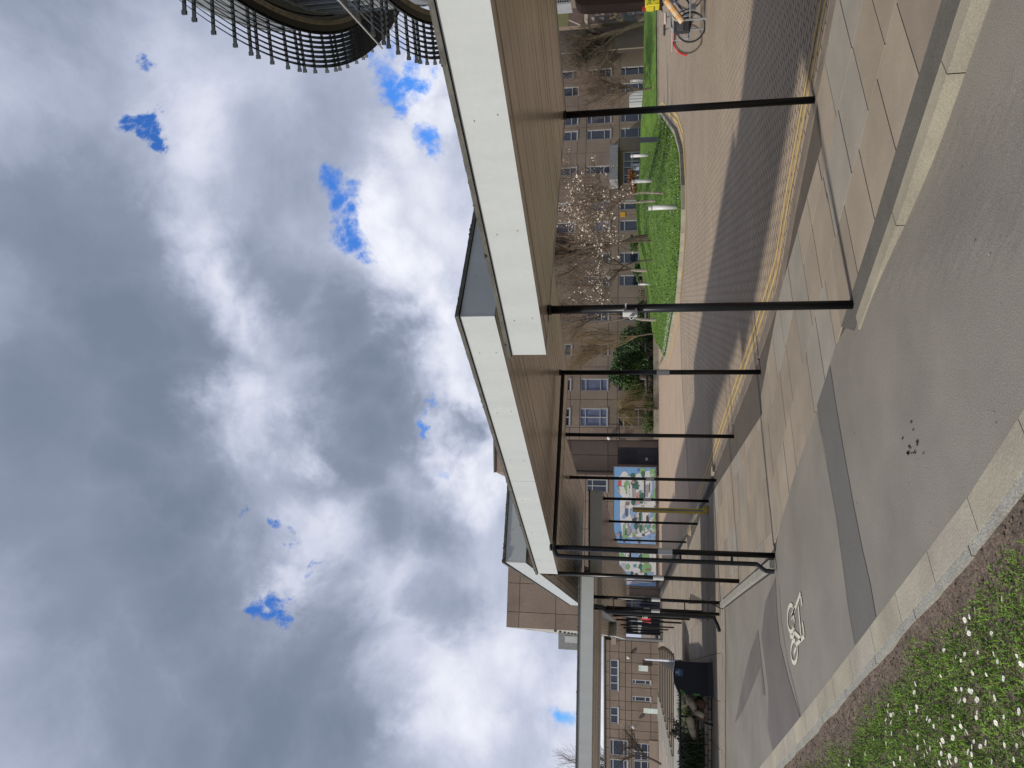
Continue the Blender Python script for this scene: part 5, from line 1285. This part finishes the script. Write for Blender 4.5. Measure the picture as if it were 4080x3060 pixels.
# planting bed behind the rail
def bedz(y): return .15 + .36 * sstep(17.1, 20.6, y)
g = MB(); vs = []; NX, NYb = 40, 16
for i in range(NX + 1):
    for j in range(NYb + 1):
        y = 17.05 + j * .225; x = -.372 * y - i * .28; vs.append((x, y, bedz(y) + .05 * noise.noise((x * 2, y * 2, 0))))
g.add(vs, [tuple(reversed((i * (NYb + 1) + j, (i + 1) * (NYb + 1) + j, (i + 1) * (NYb + 1) + j + 1, i * (NYb + 1) + j + 1))) for i in range(NX) for j in range(NYb)])
tag(g.build('bed_soil', mat('bed_soil_mix', (.060, .055, .026), .95, col2=(.10, .085, .05), scale=2.2, bump=1, bscale=18), smooth=True), kind='structure')
g = MB(); rnd = random.Random(31)
for _ in range(14000):
    y = rnd.uniform(17.15, 20.5); x = rnd.uniform(-17, -.378 * y)
    if noise.noise((x * 1.1, y * 1.1, 2)) < -.12: continue
    z = bedz(y); a = rnd.uniform(0, 3.14); w = rnd.uniform(.01, .025); h = rnd.uniform(.03, .12); c, s_ = math.cos(a) * w, math.sin(a) * w
    g.add([(x - c, y - s_, z), (x + c, y + s_, z), (x + rnd.uniform(-.07, .07), y + rnd.uniform(-.07, .07), z + h)], [(0, 1, 2)], 0 if rnd.random() < .75 else 1)
tag(g.build('ground_cover', [leafg, mat('straw', (.22, .18, .09), .8)]), 'mixed green ground cover in the planting bed', 'ground cover', kind='stuff')
# low brick wall
lw = thing('brick_edging', 'low brick edging wall along the front of the planting bed', 'wall', (-10, 16.3, 0)); g = MB(); rnd = random.Random(3)
for row in range(2):
    for k in range(52):
        x = -6.40 - k * .228 - (.11 if row else 0); t_ = rnd.uniform(.75, 1.15); g.bevbox((x, 16.98 + rnd.uniform(-.008, .008) + (x + 6) * .0, .045 + row * .075), (.212, .16, .065), 0, 0, .008, (t_, t_ * .98, t_ * .95))
g.build('bricks', mat('old_brick', (.26, .22, .17), .9, var=.2, scale=5, attr=True), lw)
g = MB(); g.box((-12.3, 17.06, .07), (11.9, .10, .13)); g.build('mortar_core', mat('mortar_core', (.08, .07, .06), .9), lw)
# logs
logm = mat('bleached_log', (.42, .36, .25), .8, var=.14, scale=3, stretch=(1, 1, 1)); logb = mat('brown_bark', (.11, .055, .03), .9, var=.3, scale=6)
def logthing(label, pts, r, mt_=logm, nm='log'):
    g = MB()
    for i, (a, b) in enumerate(zip(pts, pts[1:])): g.tube(a, b, r * (1 - .12 * i), r * (1 - .12 * (i + 1)), 10); g.ball(b, r * (1 - .12 * (i + 1)), nu=10, nv=6)
    g.ball(pts[0], r, nu=10, nv=6)
    o = g.build(nm, mt_, None, True, origin=pts[0]); tag(o, label, 'log', 'logs laid in the planting bed')


def zp(a, b, z): v = px(2500 + a * .3375, 2500 + b * .3375, z); return (v.x, v.y, z)


logthing('pale curved log lying under the rail, left of the upright', [zp(740, 1100, .50), zp(760, 1190, .46), zp(790, 1290, .38)], .09)
logthing('pale bent log just left of the black bin', [zp(720, 820, .5), zp(760, 900, .45), zp(810, 1000, .36), zp(880, 1040, .28)], .085)
logthing('short pale log poking out behind the black bin', [zp(645, 815, .6), zp(668, 890, .55)], .06)
logthing('brown bark stump under the mid rail beside the bin', [zp(850, 870, .28), zp(885, 920, .25)], .09, logb, 'stump')
logthing('brown rotten stump below the curved pale log', [zp(770, 1320, .40), zp(800, 1390, .34)], .10, logb, 'stump')
logthing('brown stump at the foot of the bent log', [zp(850, 1040, .3), zp(890, 1075, .26)], .08, logb, 'stump')
# grassy plant at the left edge
gp_ = zp(880, 1560, .2); root = thing('spiky_plant', 'dark green spiky grass clump at the left end of the bed', 'plant', gp_); g = MB(); rnd = random.Random(9)
for _ in range(700):
    a = rnd.uniform(0, 6.28); l_ = rnd.uniform(.3, .75); e_ = rnd.uniform(.2, 1.2); b = Vector(gp_) + Vector((rnd.gauss(0, .22), rnd.gauss(0, .2), 0)); m_ = b + Vector((math.cos(a) * l_ * .4, math.sin(a) * l_ * .4, l_ * .7)); e2 = b + Vector((math.cos(a) * l_, math.sin(a) * l_, l_ * .55 * e_)); s_ = Vector((-math.sin(a), math.cos(a), 0)) * .012
    g.add([b - s_, b + s_, m_ + s_, m_ - s_, e2], [(0, 1, 2, 3), (3, 2, 4)])
g.build('leaves', [mat('spiky_leaf', (.018, .035, .010), .6, col2=(.06, .09, .03), scale=3)], root)
shrub('bed_shrub', 'small grey twiggy shrub behind the rail', zp(640, 1190, .55), .25, .25, .35, 500, mat('grey_leaf', (.05, .045, .035), .8), 77, group='plants in the bed', sz=.03)
# terrace and steps
g = MB(); g.prism([(-7.65, 20.6), (-19, 20.6), (-22, 24.0), (-8.85, 24.0)], 0, .50); tag(g.build('terrace', mat('terrace_concrete', (.26, .245, .215), .85, var=.1, scale=1)), kind='structure')
stp = thing('stone_steps', 'wide flight of shallow steps with dark risers rising behind the bed', 'steps', (-11, 24, .5))
for k in range(9):
    z0_ = .50 + k * .043; y0_ = 24.0 + k * .40
    xr = px(2685 - k * 6.7, 2625, z0_).x; xl = px(2685 - k * 6.7, 3016 - k * 26, z0_).x
    g = MB(); g.prism([(xr, y0_ + .04), (xl, y0_ + .04), (xl, y0_ + .46), (xr, y0_ + .46)], z0_ - .02 + .001 * k, z0_ + .043, 0); g.prism([(xr, y0_ + .27), (xl, y0_ + .27), (xl, y0_ + .44), (xr, y0_ + .44)], z0_ + .040, z0_ + .0455, 1)  # dark strip on the tread paints a nosing shadow, thickening the riser line
    g.box(((xr + xl) / 2, y0_ + .035, z0_ + .012), (xr - xl, .012, .05), 0, 1)
    g.build('step', [mat('step_stone', (.28, .235, .175), .85, var=.1, scale=2), mat('riser_and_tread_shade', (.05, .038, .028), .9)], stp)
g = MB()
for k in range(9):
    z0_ = .50 + k * .043; y0_ = 24.0 + k * .40; xl = px(2685 - k * 6.7, 3016 - k * 26, z0_).x
    g.prism([(xl - .02, y0_ + .02), (xl - .9, y0_ + .02), (xl - .9, y0_ + .42), (xl - .02, y0_ + .42)], .3, z0_ + .075)
g.build('side_wall', mat('terrace_concrete', (.26, .245, .215), .85), stp)
# ramp rail with slats by the bin
hr = thing('slatted_handrail', 'white capped handrail with dark slats behind the bin', 'railing', tuple(px(2700, 2640)))
a = pxy(2572, 2627, 26.0); b = pxy(2706, 2634, 17.2)
g = MB(); g.path([tuple(a), tuple(b)], .03, 8); g.build('top_rail', mat('white_rail', (.50, .50, .55), .5), hr)
for k in range(15):
    g = MB(); t_ = .35 + .62 * k / 14; p = Vector(a).lerp(Vector(b), t_); g.tube((p.x, p.y, p.z - .03), (p.x - .35 - .1, p.y, max(.1, p.z - .75)), .014, .014, 5); g.build('slat', mat('slat_dark', (.05, .05, .055), .5), hr)
g = MB(); b2 = Vector(b); g.path([tuple(b2 + Vector((.02, -.02, -.02))), (b2.x + .02, b2.y - .4, b2.z - .45), (b2.x + .02, b2.y - .4, .02)], .022, 8); g.build('end_post', blackm, hr)

# ================================================================ PEOPLE
def person(label, base, h, yaw, stance, coat, legm, hairm, bag=None, seed=0):
    """one continuous skinned body; walking pose"""
    x, y, z = base; root = thing('person', label, 'person', base); s = h / 1.75
    cy_, sy_ = math.cos(yaw), math.sin(yaw)
    def T(a, b, c): return (a * s * cy_ - b * s * sy_, a * s * sy_ + b * s * cy_, c * s)
    V = [(0, 0, .95), (0, 0, 1.12), (0, -.01, 1.32), (0, 0, 1.45), (0, .01, 1.53), (0, .03, 1.62), (0, .02, 1.70),
         (.10, 0, .90), (.11, stance * .12, .50), (.11, stance * .02, .09), (.11, stance * .02 + .12, .03),
         (-.10, 0, .90), (-.11, -stance * .06, .50), (-.11, -stance * .24, .11), (-.11, -stance * .20 + .10, .04),
         (.19, 0, 1.40), (.24, -.05, 1.14), (.23, .08, .93), (.23, .12, .85), (-.19, 0, 1.40), (-.26, -.03, 1.14), (-.22, .10, .95), (-.21, .14, .87)]
    RD = [.13, .125, .15, .10, .055, .085, .075, .095, .062, .045, .04, .095, .062, .045, .04, .075, .055, .045, .03, .075, .055, .045, .03]
    E_ = [(0, 1), (1, 2), (2, 3), (3, 4), (4, 5), (5, 6), (0, 7), (7, 8), (8, 9), (9, 10), (0, 11), (11, 12), (12, 13), (13, 14), (3, 15), (15, 16), (16, 17), (17, 18), (3, 19), (19, 20), (20, 21), (21, 22)]
    me = bpy.data.meshes.new('body'); me.from_pydata([T(*v) for v in V], E_, []); o = bpy.data.objects.new('body', me); C.objects.link(o); o.parent = root
    sk = o.modifiers.new('skin', 'SKIN'); 
    for i, r in enumerate(RD): me.skin_vertices[0].data[i].radius = (r * s, r * s * (.75 if i in (0, 1, 2) else 1))
    me.skin_vertices[0].data[0].use_root = True
    o.modifiers.new('sub', 'SUBSURF').levels = 2; o.modifiers['sub'].render_levels = 2
    # bake and colour by height zone
    dg = bpy.context.evaluated_depsgraph_get(); bm_ = bpy.data.meshes.new_from_object(o.evaluated_get(dg)); o.modifiers.clear(); o.data = bm_
    sknm = mat('skin', (.42, .25, .18), .6); bm_.materials.clear()
    for mm in (sknm, coat, legm, mat('shoe', (.02, .02, .02), .6)): bm_.materials.append(mm)
    for p in bm_.polygons:
        c = p.center; zc = c.z / s; r_ = math.hypot(c.x, c.y) / s
        p.material_index = 0 if zc > 1.50 or (zc < .90 and zc > .8 and r_ > .2) else (1 if zc > .86 else (3 if zc < .09 else 2)); p.use_smooth = True
    g = MB(); c = T(0, -.005, 1.675); g.ball((x + c[0], y + c[1], z + c[2]), .105 * s, nu=12, nv=8, sc=(.95, 1.05, 1.05)); g.build('hair', hairm, root, True)
    g = MB()
    for sx in (-.03, .03): e_ = T(sx, .118, 1.655); g.ball((x + e_[0], y + e_[1], z + e_[2]), .011 * s, nu=6, nv=4)
    g.build('eyes', blackm, root)
    if bag:
        g = MB(); c = T(-.02, -.2, 1.18); g.bevbox((x + c[0], y + c[1], z + c[2]), (.30 * s, .17 * s, .46 * s), yaw, 0, .05); g.build('backpack', bag, root)
    return root


pb = px(2647, 2468); person('person in a bright red jacket and dark trousers walking under the canopy', (pb.x, pb.y, 0), 1.70, R(170), 1, mat('red_jacket', (.48, .012, .018), .7), mat('navy_trousers', (.012, .014, .03), .8), mat('fair_hair', (.28, .14, .07), .7))
pb = px(2634, 2436); person('person in black clothes standing right of the red jacket', (pb.x, pb.y, 0), 1.74, R(150), .3, mat('black_coat', (.012, .012, .016), .7), mat('black_trousers', (.010, .010, .012), .8), mat('dark_hair', (.02, .014, .01), .7), mat('bag_black', (.015, .015, .018), .7))
# small flower of a lamp standing by the entrance
# ================================================================ BICYCLES
def bicycle(label, bx, by, yaw, framec, parts_kind, group, seat_c, tyre_c, rack=False, pann=False, R_=.34, fr='frame', guard=None):
    root = thing('bicycle', label, 'bicycle', (bx, by, 0), group)
    cy_, sy_ = math.cos(yaw), math.sin(yaw)
    def T(u, w, z): return (bx + u * cy_ - w * sy_, by + u * sy_ + w * cy_, z)
    rub = mat('tyre_' + tyre_c, {'black': (.012, .012, .013), 'tan': (.10, .075, .05)}[tyre_c], .8); met = mat('bike_metal', (.30, .31, .32), .35, metal=.6)
    for u in (-.52, .52):
        g = MB(); n = 36
        for k in range(n):
            a = 2 * math.pi * k / n; b = 2 * math.pi * (k + 1) / n
            g.tube(T(u + R_ * math.cos(a), 0, R_ + .005 + R_ * math.sin(a)), T(u + R_ * math.cos(b), 0, R_ + .005 + R_ * math.sin(b)), .019, .019, 6, 0, False)
            g.tube(T(u + (R_ - .03) * math.cos(a), 0, R_ + .005 + (R_ - .03) * math.sin(a)), T(u + (R_ - .03) * math.cos(b), 0, R_ + .005 + (R_ - .03) * math.sin(b)), .008, .008, 4, 1, False)
        for k in range(20): a = 2 * math.pi * k / 20; g.tube(T(u, .02 * (-1) ** k, R_), T(u + (R_ - .03) * math.cos(a), 0, R_ + (R_ - .03) * math.sin(a)), .0016, .0016, 3, 1, False)
        g.tube(T(u, -.05, R_), T(u, .05, R_), .022, .022, 8, 1); g.build('wheel', [rub, met], root)
    bbk = (-.08, .30); st = (-.22, .80); hd = (.36, .86); hd2 = (.40, .70)
    g = MB()
    for (a, b, r) in (((-.08, .30), (-.22, .80), .016), ((-.22, .76), (.36, .84), .018), ((-.08, .30), (.40, .70), .021), ((-.08, .30), (-.52, .345), .012), ((-.21, .74), (-.52, .345), .010), ((.36, .88), (.40, .66), .020)):
        g.tube(T(a[0], 0, a[1]), T(b[0], 0, b[1]), r, r, 8)
    g.build('frame', framec, root)
    g = MB()
    for w in (-.05, .05): g.tube(T(.40, w, .68), T(.52, w, .345), .012, .010, 6)
    g.tube(T(.40, -.05, .68), T(.40, .05, .68), .015, .015, 6); g.build('fork', framec, root)
    g = MB(); g.tube(T(.36, 0, .86), T(.34, 0, .98), .014, .014, 6); g.path([T(.30, -.28, 1.0), T(.37, -.12, .99), T(.37, .12, .99), T(.30, .28, 1.0)], .012, 6); g.build('handlebar', met, root)
    g = MB(); g.path([T(.24, -.30, 1.0), T(.31, -.28, 1.0)], .018, 6); g.path([T(.24, .30, 1.0), T(.31, .28, 1.0)], .018, 6); g.build('grips', blackm, root)
    g = MB(); g.tube(T(-.22, 0, .78), T(-.25, 0, .92), .013, .013, 6); g.build('seat_post', met, root)
    g = MB(); c = T(-.27, 0, .95); g.bevbox((c[0], c[1], c[2]), (.27, .15, .06), yaw, 0, .028); g.build('saddle', seat_c, root)
    g = MB(); g.tube(T(-.08, -.02, .30), T(-.08, .02, .30), .09, .09, 16); g.tube(T(-.08, -.09, .30), T(.05, -.09, .20), .01, .01, 5); g.tube(T(-.08, .09, .30), T(-.21, .09, .40), .01, .01, 5); c = T(.06, -.13, .2); g.box(c, (.09, .07, .02), yaw); c = T(-.22, .13, .4); g.box(c, (.09, .07, .02), yaw); g.build('cranks', met, root)
    if rack:
        g = MB()
        for w in (-.06, 0, .06): g.tube(T(-.30, w, .76), T(-.80, w, .76), .007, .007, 5)
        for u in (-.35, -.5, -.65, -.8): g.tube(T(u, -.06, .76), T(u, .06, .76), .007, .007, 5)
        for w in (-.06, .06): g.tube(T(-.55, w, .76), T(-.52, w, .35), .006, .006, 5)
        g.build('rack', mat('rack_silver', (.42, .42, .43), .4), root)
    if pann:
        g = MB(); c = T(-.50, -.14, .56); g.bevbox(c, (.36, .15, .40), yaw, 0, .04); pn = g.build('pannier', mat('pannier_black', (.020, .019, .024), .8), root)
        g = MB(); c = T(-.50, -.222, .60); g.bevbox(c, (.26, .02, .16), yaw, 0, .01); c = T(-.50, -.235, .68); g.box(c, (.05, .01, .03), yaw); g.build('pocket', mat('pocket_grey', (.05, .05, .06), .8), pn)
    if guard:
        g = MB()
        for u in (-.52,):
            for k in range(12):
                a = R(20 + k * 13); b = R(20 + (k + 1) * 13); rr_ = R_ + .045
                g.tube(T(u + rr_ * math.cos(a), 0, R_ + rr_ * math.sin(a)), T(u + rr_ * math.cos(b), 0, R_ + rr_ * math.sin(b)), .022, .022, 6, 0, False)
        g.build('mudguard', guard, root)
    return root


yw = R(-14)
bicycle('bicycle with black tyres and a black pannier on its rear wheel', 9.25, 18.5, yw, mat('frame_black', (.02, .02, .025), .4), 0, 'bicycles locked to the metal stands', mat('saddle_cream', (.42, .40, .35), .7), 'black', rack=True, pann=True)
bicycle('bicycle with tan tyres and a red rear mudguard', 9.35, 19.35, yw, mat('frame_blue', (.02, .06, .16), .4), 0, 'bicycles locked to the metal stands', mat('saddle_dark', (.05, .05, .05), .7), 'tan', rack=True, guard=mat('red_guard', (.50, .03, .03), .5))
# orange patterned bag strapped along the frame
bg_ = thing('striped_bag', 'long orange and white striped bag on the bicycle handlebars', 'bag', (9.5, 18.4, .8)); g = MB()
a = Vector(px(2650, 15, 1.02)); 
A_ = Vector(pxy(2655, 2, 18.1)); B2 = Vector(pxy(2720, 88, 18.2))
for k in range(6): p = A_.lerp(B2, k / 6); q = A_.lerp(B2, (k + 1) / 6); g.tube(p, q, .075, .075, 10, k % 2)
g.build('bag_body', [mat('bag_orange', (.52, .28, .10), .7), mat('bag_cream', (.50, .38, .25), .7)], bg_)
# Sheffield stands
for i, (x, y, lab) in enumerate(((8.75, 18.25, 'front steel hoop of the cycle stands'), (8.95, 19.2, 'rear steel hoop of the cycle stands'))):
    root = thing('cycle_stand', lab, 'cycle stand', (x, y, 0), 'steel cycle stands'); g = MB(); d_ = Vector((.98, -.2)) ; w_ = 1.0; h = .80; pts = [(x, y, -.02), (x, y, h - .14)]
    for k in range(1, 6): a = R(90 - k * 18); pts.append((x + d_.x * .14 * (1 - math.sin(a)), y + d_.y * .14 * (1 - math.sin(a)), h - .14 + .14 * math.cos(a)))
    pts.append((x + d_.x * (w_ - .14), y + d_.y * (w_ - .14), h))
    for k in range(1, 6): a = R(k * 18); pts.append((x + d_.x * (w_ - .14 + .14 * math.sin(a)), y + d_.y * (w_ - .14 + .14 * math.sin(a)), h - .14 + .14 * math.cos(a)))
    pts.append((x + d_.x * w_, y + d_.y * w_, -.02)); st_ = mat('galvanised', (.26, .27, .28), .45, metal=.3)
    g.path(pts, .025, 10); g.build('hoop', st_, root)
    g = MB(); g.tube((x, y, .38), (x + d_.x * w_, y + d_.y * w_, .38), .02, .02, 8); g.build('crossbar', st_, root)
# defibrillator cabinet
pa = pxy(2570, 10, 14.3); pb_ = pxy(2628, 39, 14.3); aed = thing('defibrillator_cabinet', 'yellow AED defibrillator cabinet on the dark timber shelter', 'cabinet', ((pa.x + pb_.x) / 2, 14.3, pb_.z)); ym = mat('aed_yellow', (.55, .47, .02), .45); gm = mat('aed_green', (.02, .22, .03), .5)
x0, x1, z0_, z1_ = pb_.x, pa.x + .05, pb_.z, pa.z
g = MB(); g.bevbox(((x0 + x1) / 2, 14.22, (z0_ + z1_) / 2), (x1 - x0, .2, z1_ - z0_), 0, 0, .015); g.bevbox((x0 - .012, 14.22, (z0_ + z1_) / 2 + .03), (.03, .14, .12), 0, 0, .008)
cab = g.build('case', ym, aed)
g = MB(); cxh = x0 + (x1 - x0) * .52; czh = z0_ + (z1_ - z0_) * .38; rh = .030
hp = []
for k in range(24):
    t_ = 2 * math.pi * k / 24; hx = 16 * math.sin(t_) ** 3; hy = 13 * math.cos(t_) - 5 * math.cos(2 * t_) - 2 * math.cos(3 * t_) - math.cos(4 * t_); hp.append((cxh + hx * rh / 16, 14.116, czh + hy * rh / 16))
g.add(hp, [tuple(range(24))]); g.add([(cxh - .002, 14.113, czh + .018), (cxh + .010, 14.113, czh + .018), (cxh + .002, 14.113, czh + .003), (cxh + .012, 14.113, czh + .003), (cxh - .006, 14.113, czh - .02), (cxh, 14.113, czh - .003), (cxh - .010, 14.113, czh - .003)], [tuple(range(7))], 1)
g.box((cxh + .04, 14.117, czh + .035), (.006, .004, .018)); g.box((cxh + .04, 14.1175, czh + .035), (.018, .003, .006)); g.build('heart_symbol', [gm, ym], cab)
tx = bpy.data.curves.new('letters', 'FONT'); tx.body = 'AED'; tx.size = .082; tx.extrude = .002; tx.align_x = 'CENTER'; to = bpy.data.objects.new('letters', tx); C.objects.link(to)
to.rotation_euler = (R(90), 0, 0); bpy.context.view_layer.update(); dg = bpy.context.evaluated_depsgraph_get(); tm_ = bpy.data.meshes.new_from_object(to.evaluated_get(dg)); bpy.data.objects.remove(to)
lo = bpy.data.objects.new('lettering', tm_); C.objects.link(lo); tm_.materials.clear(); tm_.materials.append(gm); lo.parent = cab; lo.rotation_euler = (R(90), 0, 0); cl = Vector(cab['_loc']); lo.location = (cxh - cl.x, 14.117 - cl.y, z0_ + (z1_ - z0_) * .60 - cl.z)
g = MB(); 
for (fx, fz) in ((.06, .85), (.06, .18)): g.ball((x0 + (x1 - x0) * fx * 2, 14.115, z0_ + (z1_ - z0_) * fz), .008, nu=8, nv=5)
g.build('lock', blackm, cab)
g = MB(); g.bevbox((x0 + .015, 14.25, z1_ + .02), (.06, .1, .06), 0, 0, .01); g.build('beacon', mat('beacon_red', (.25, .01, .01), .4), cab)

# drop scratch properties
for o in bpy.data.objects:
    if '_loc' in o: del o['_loc']
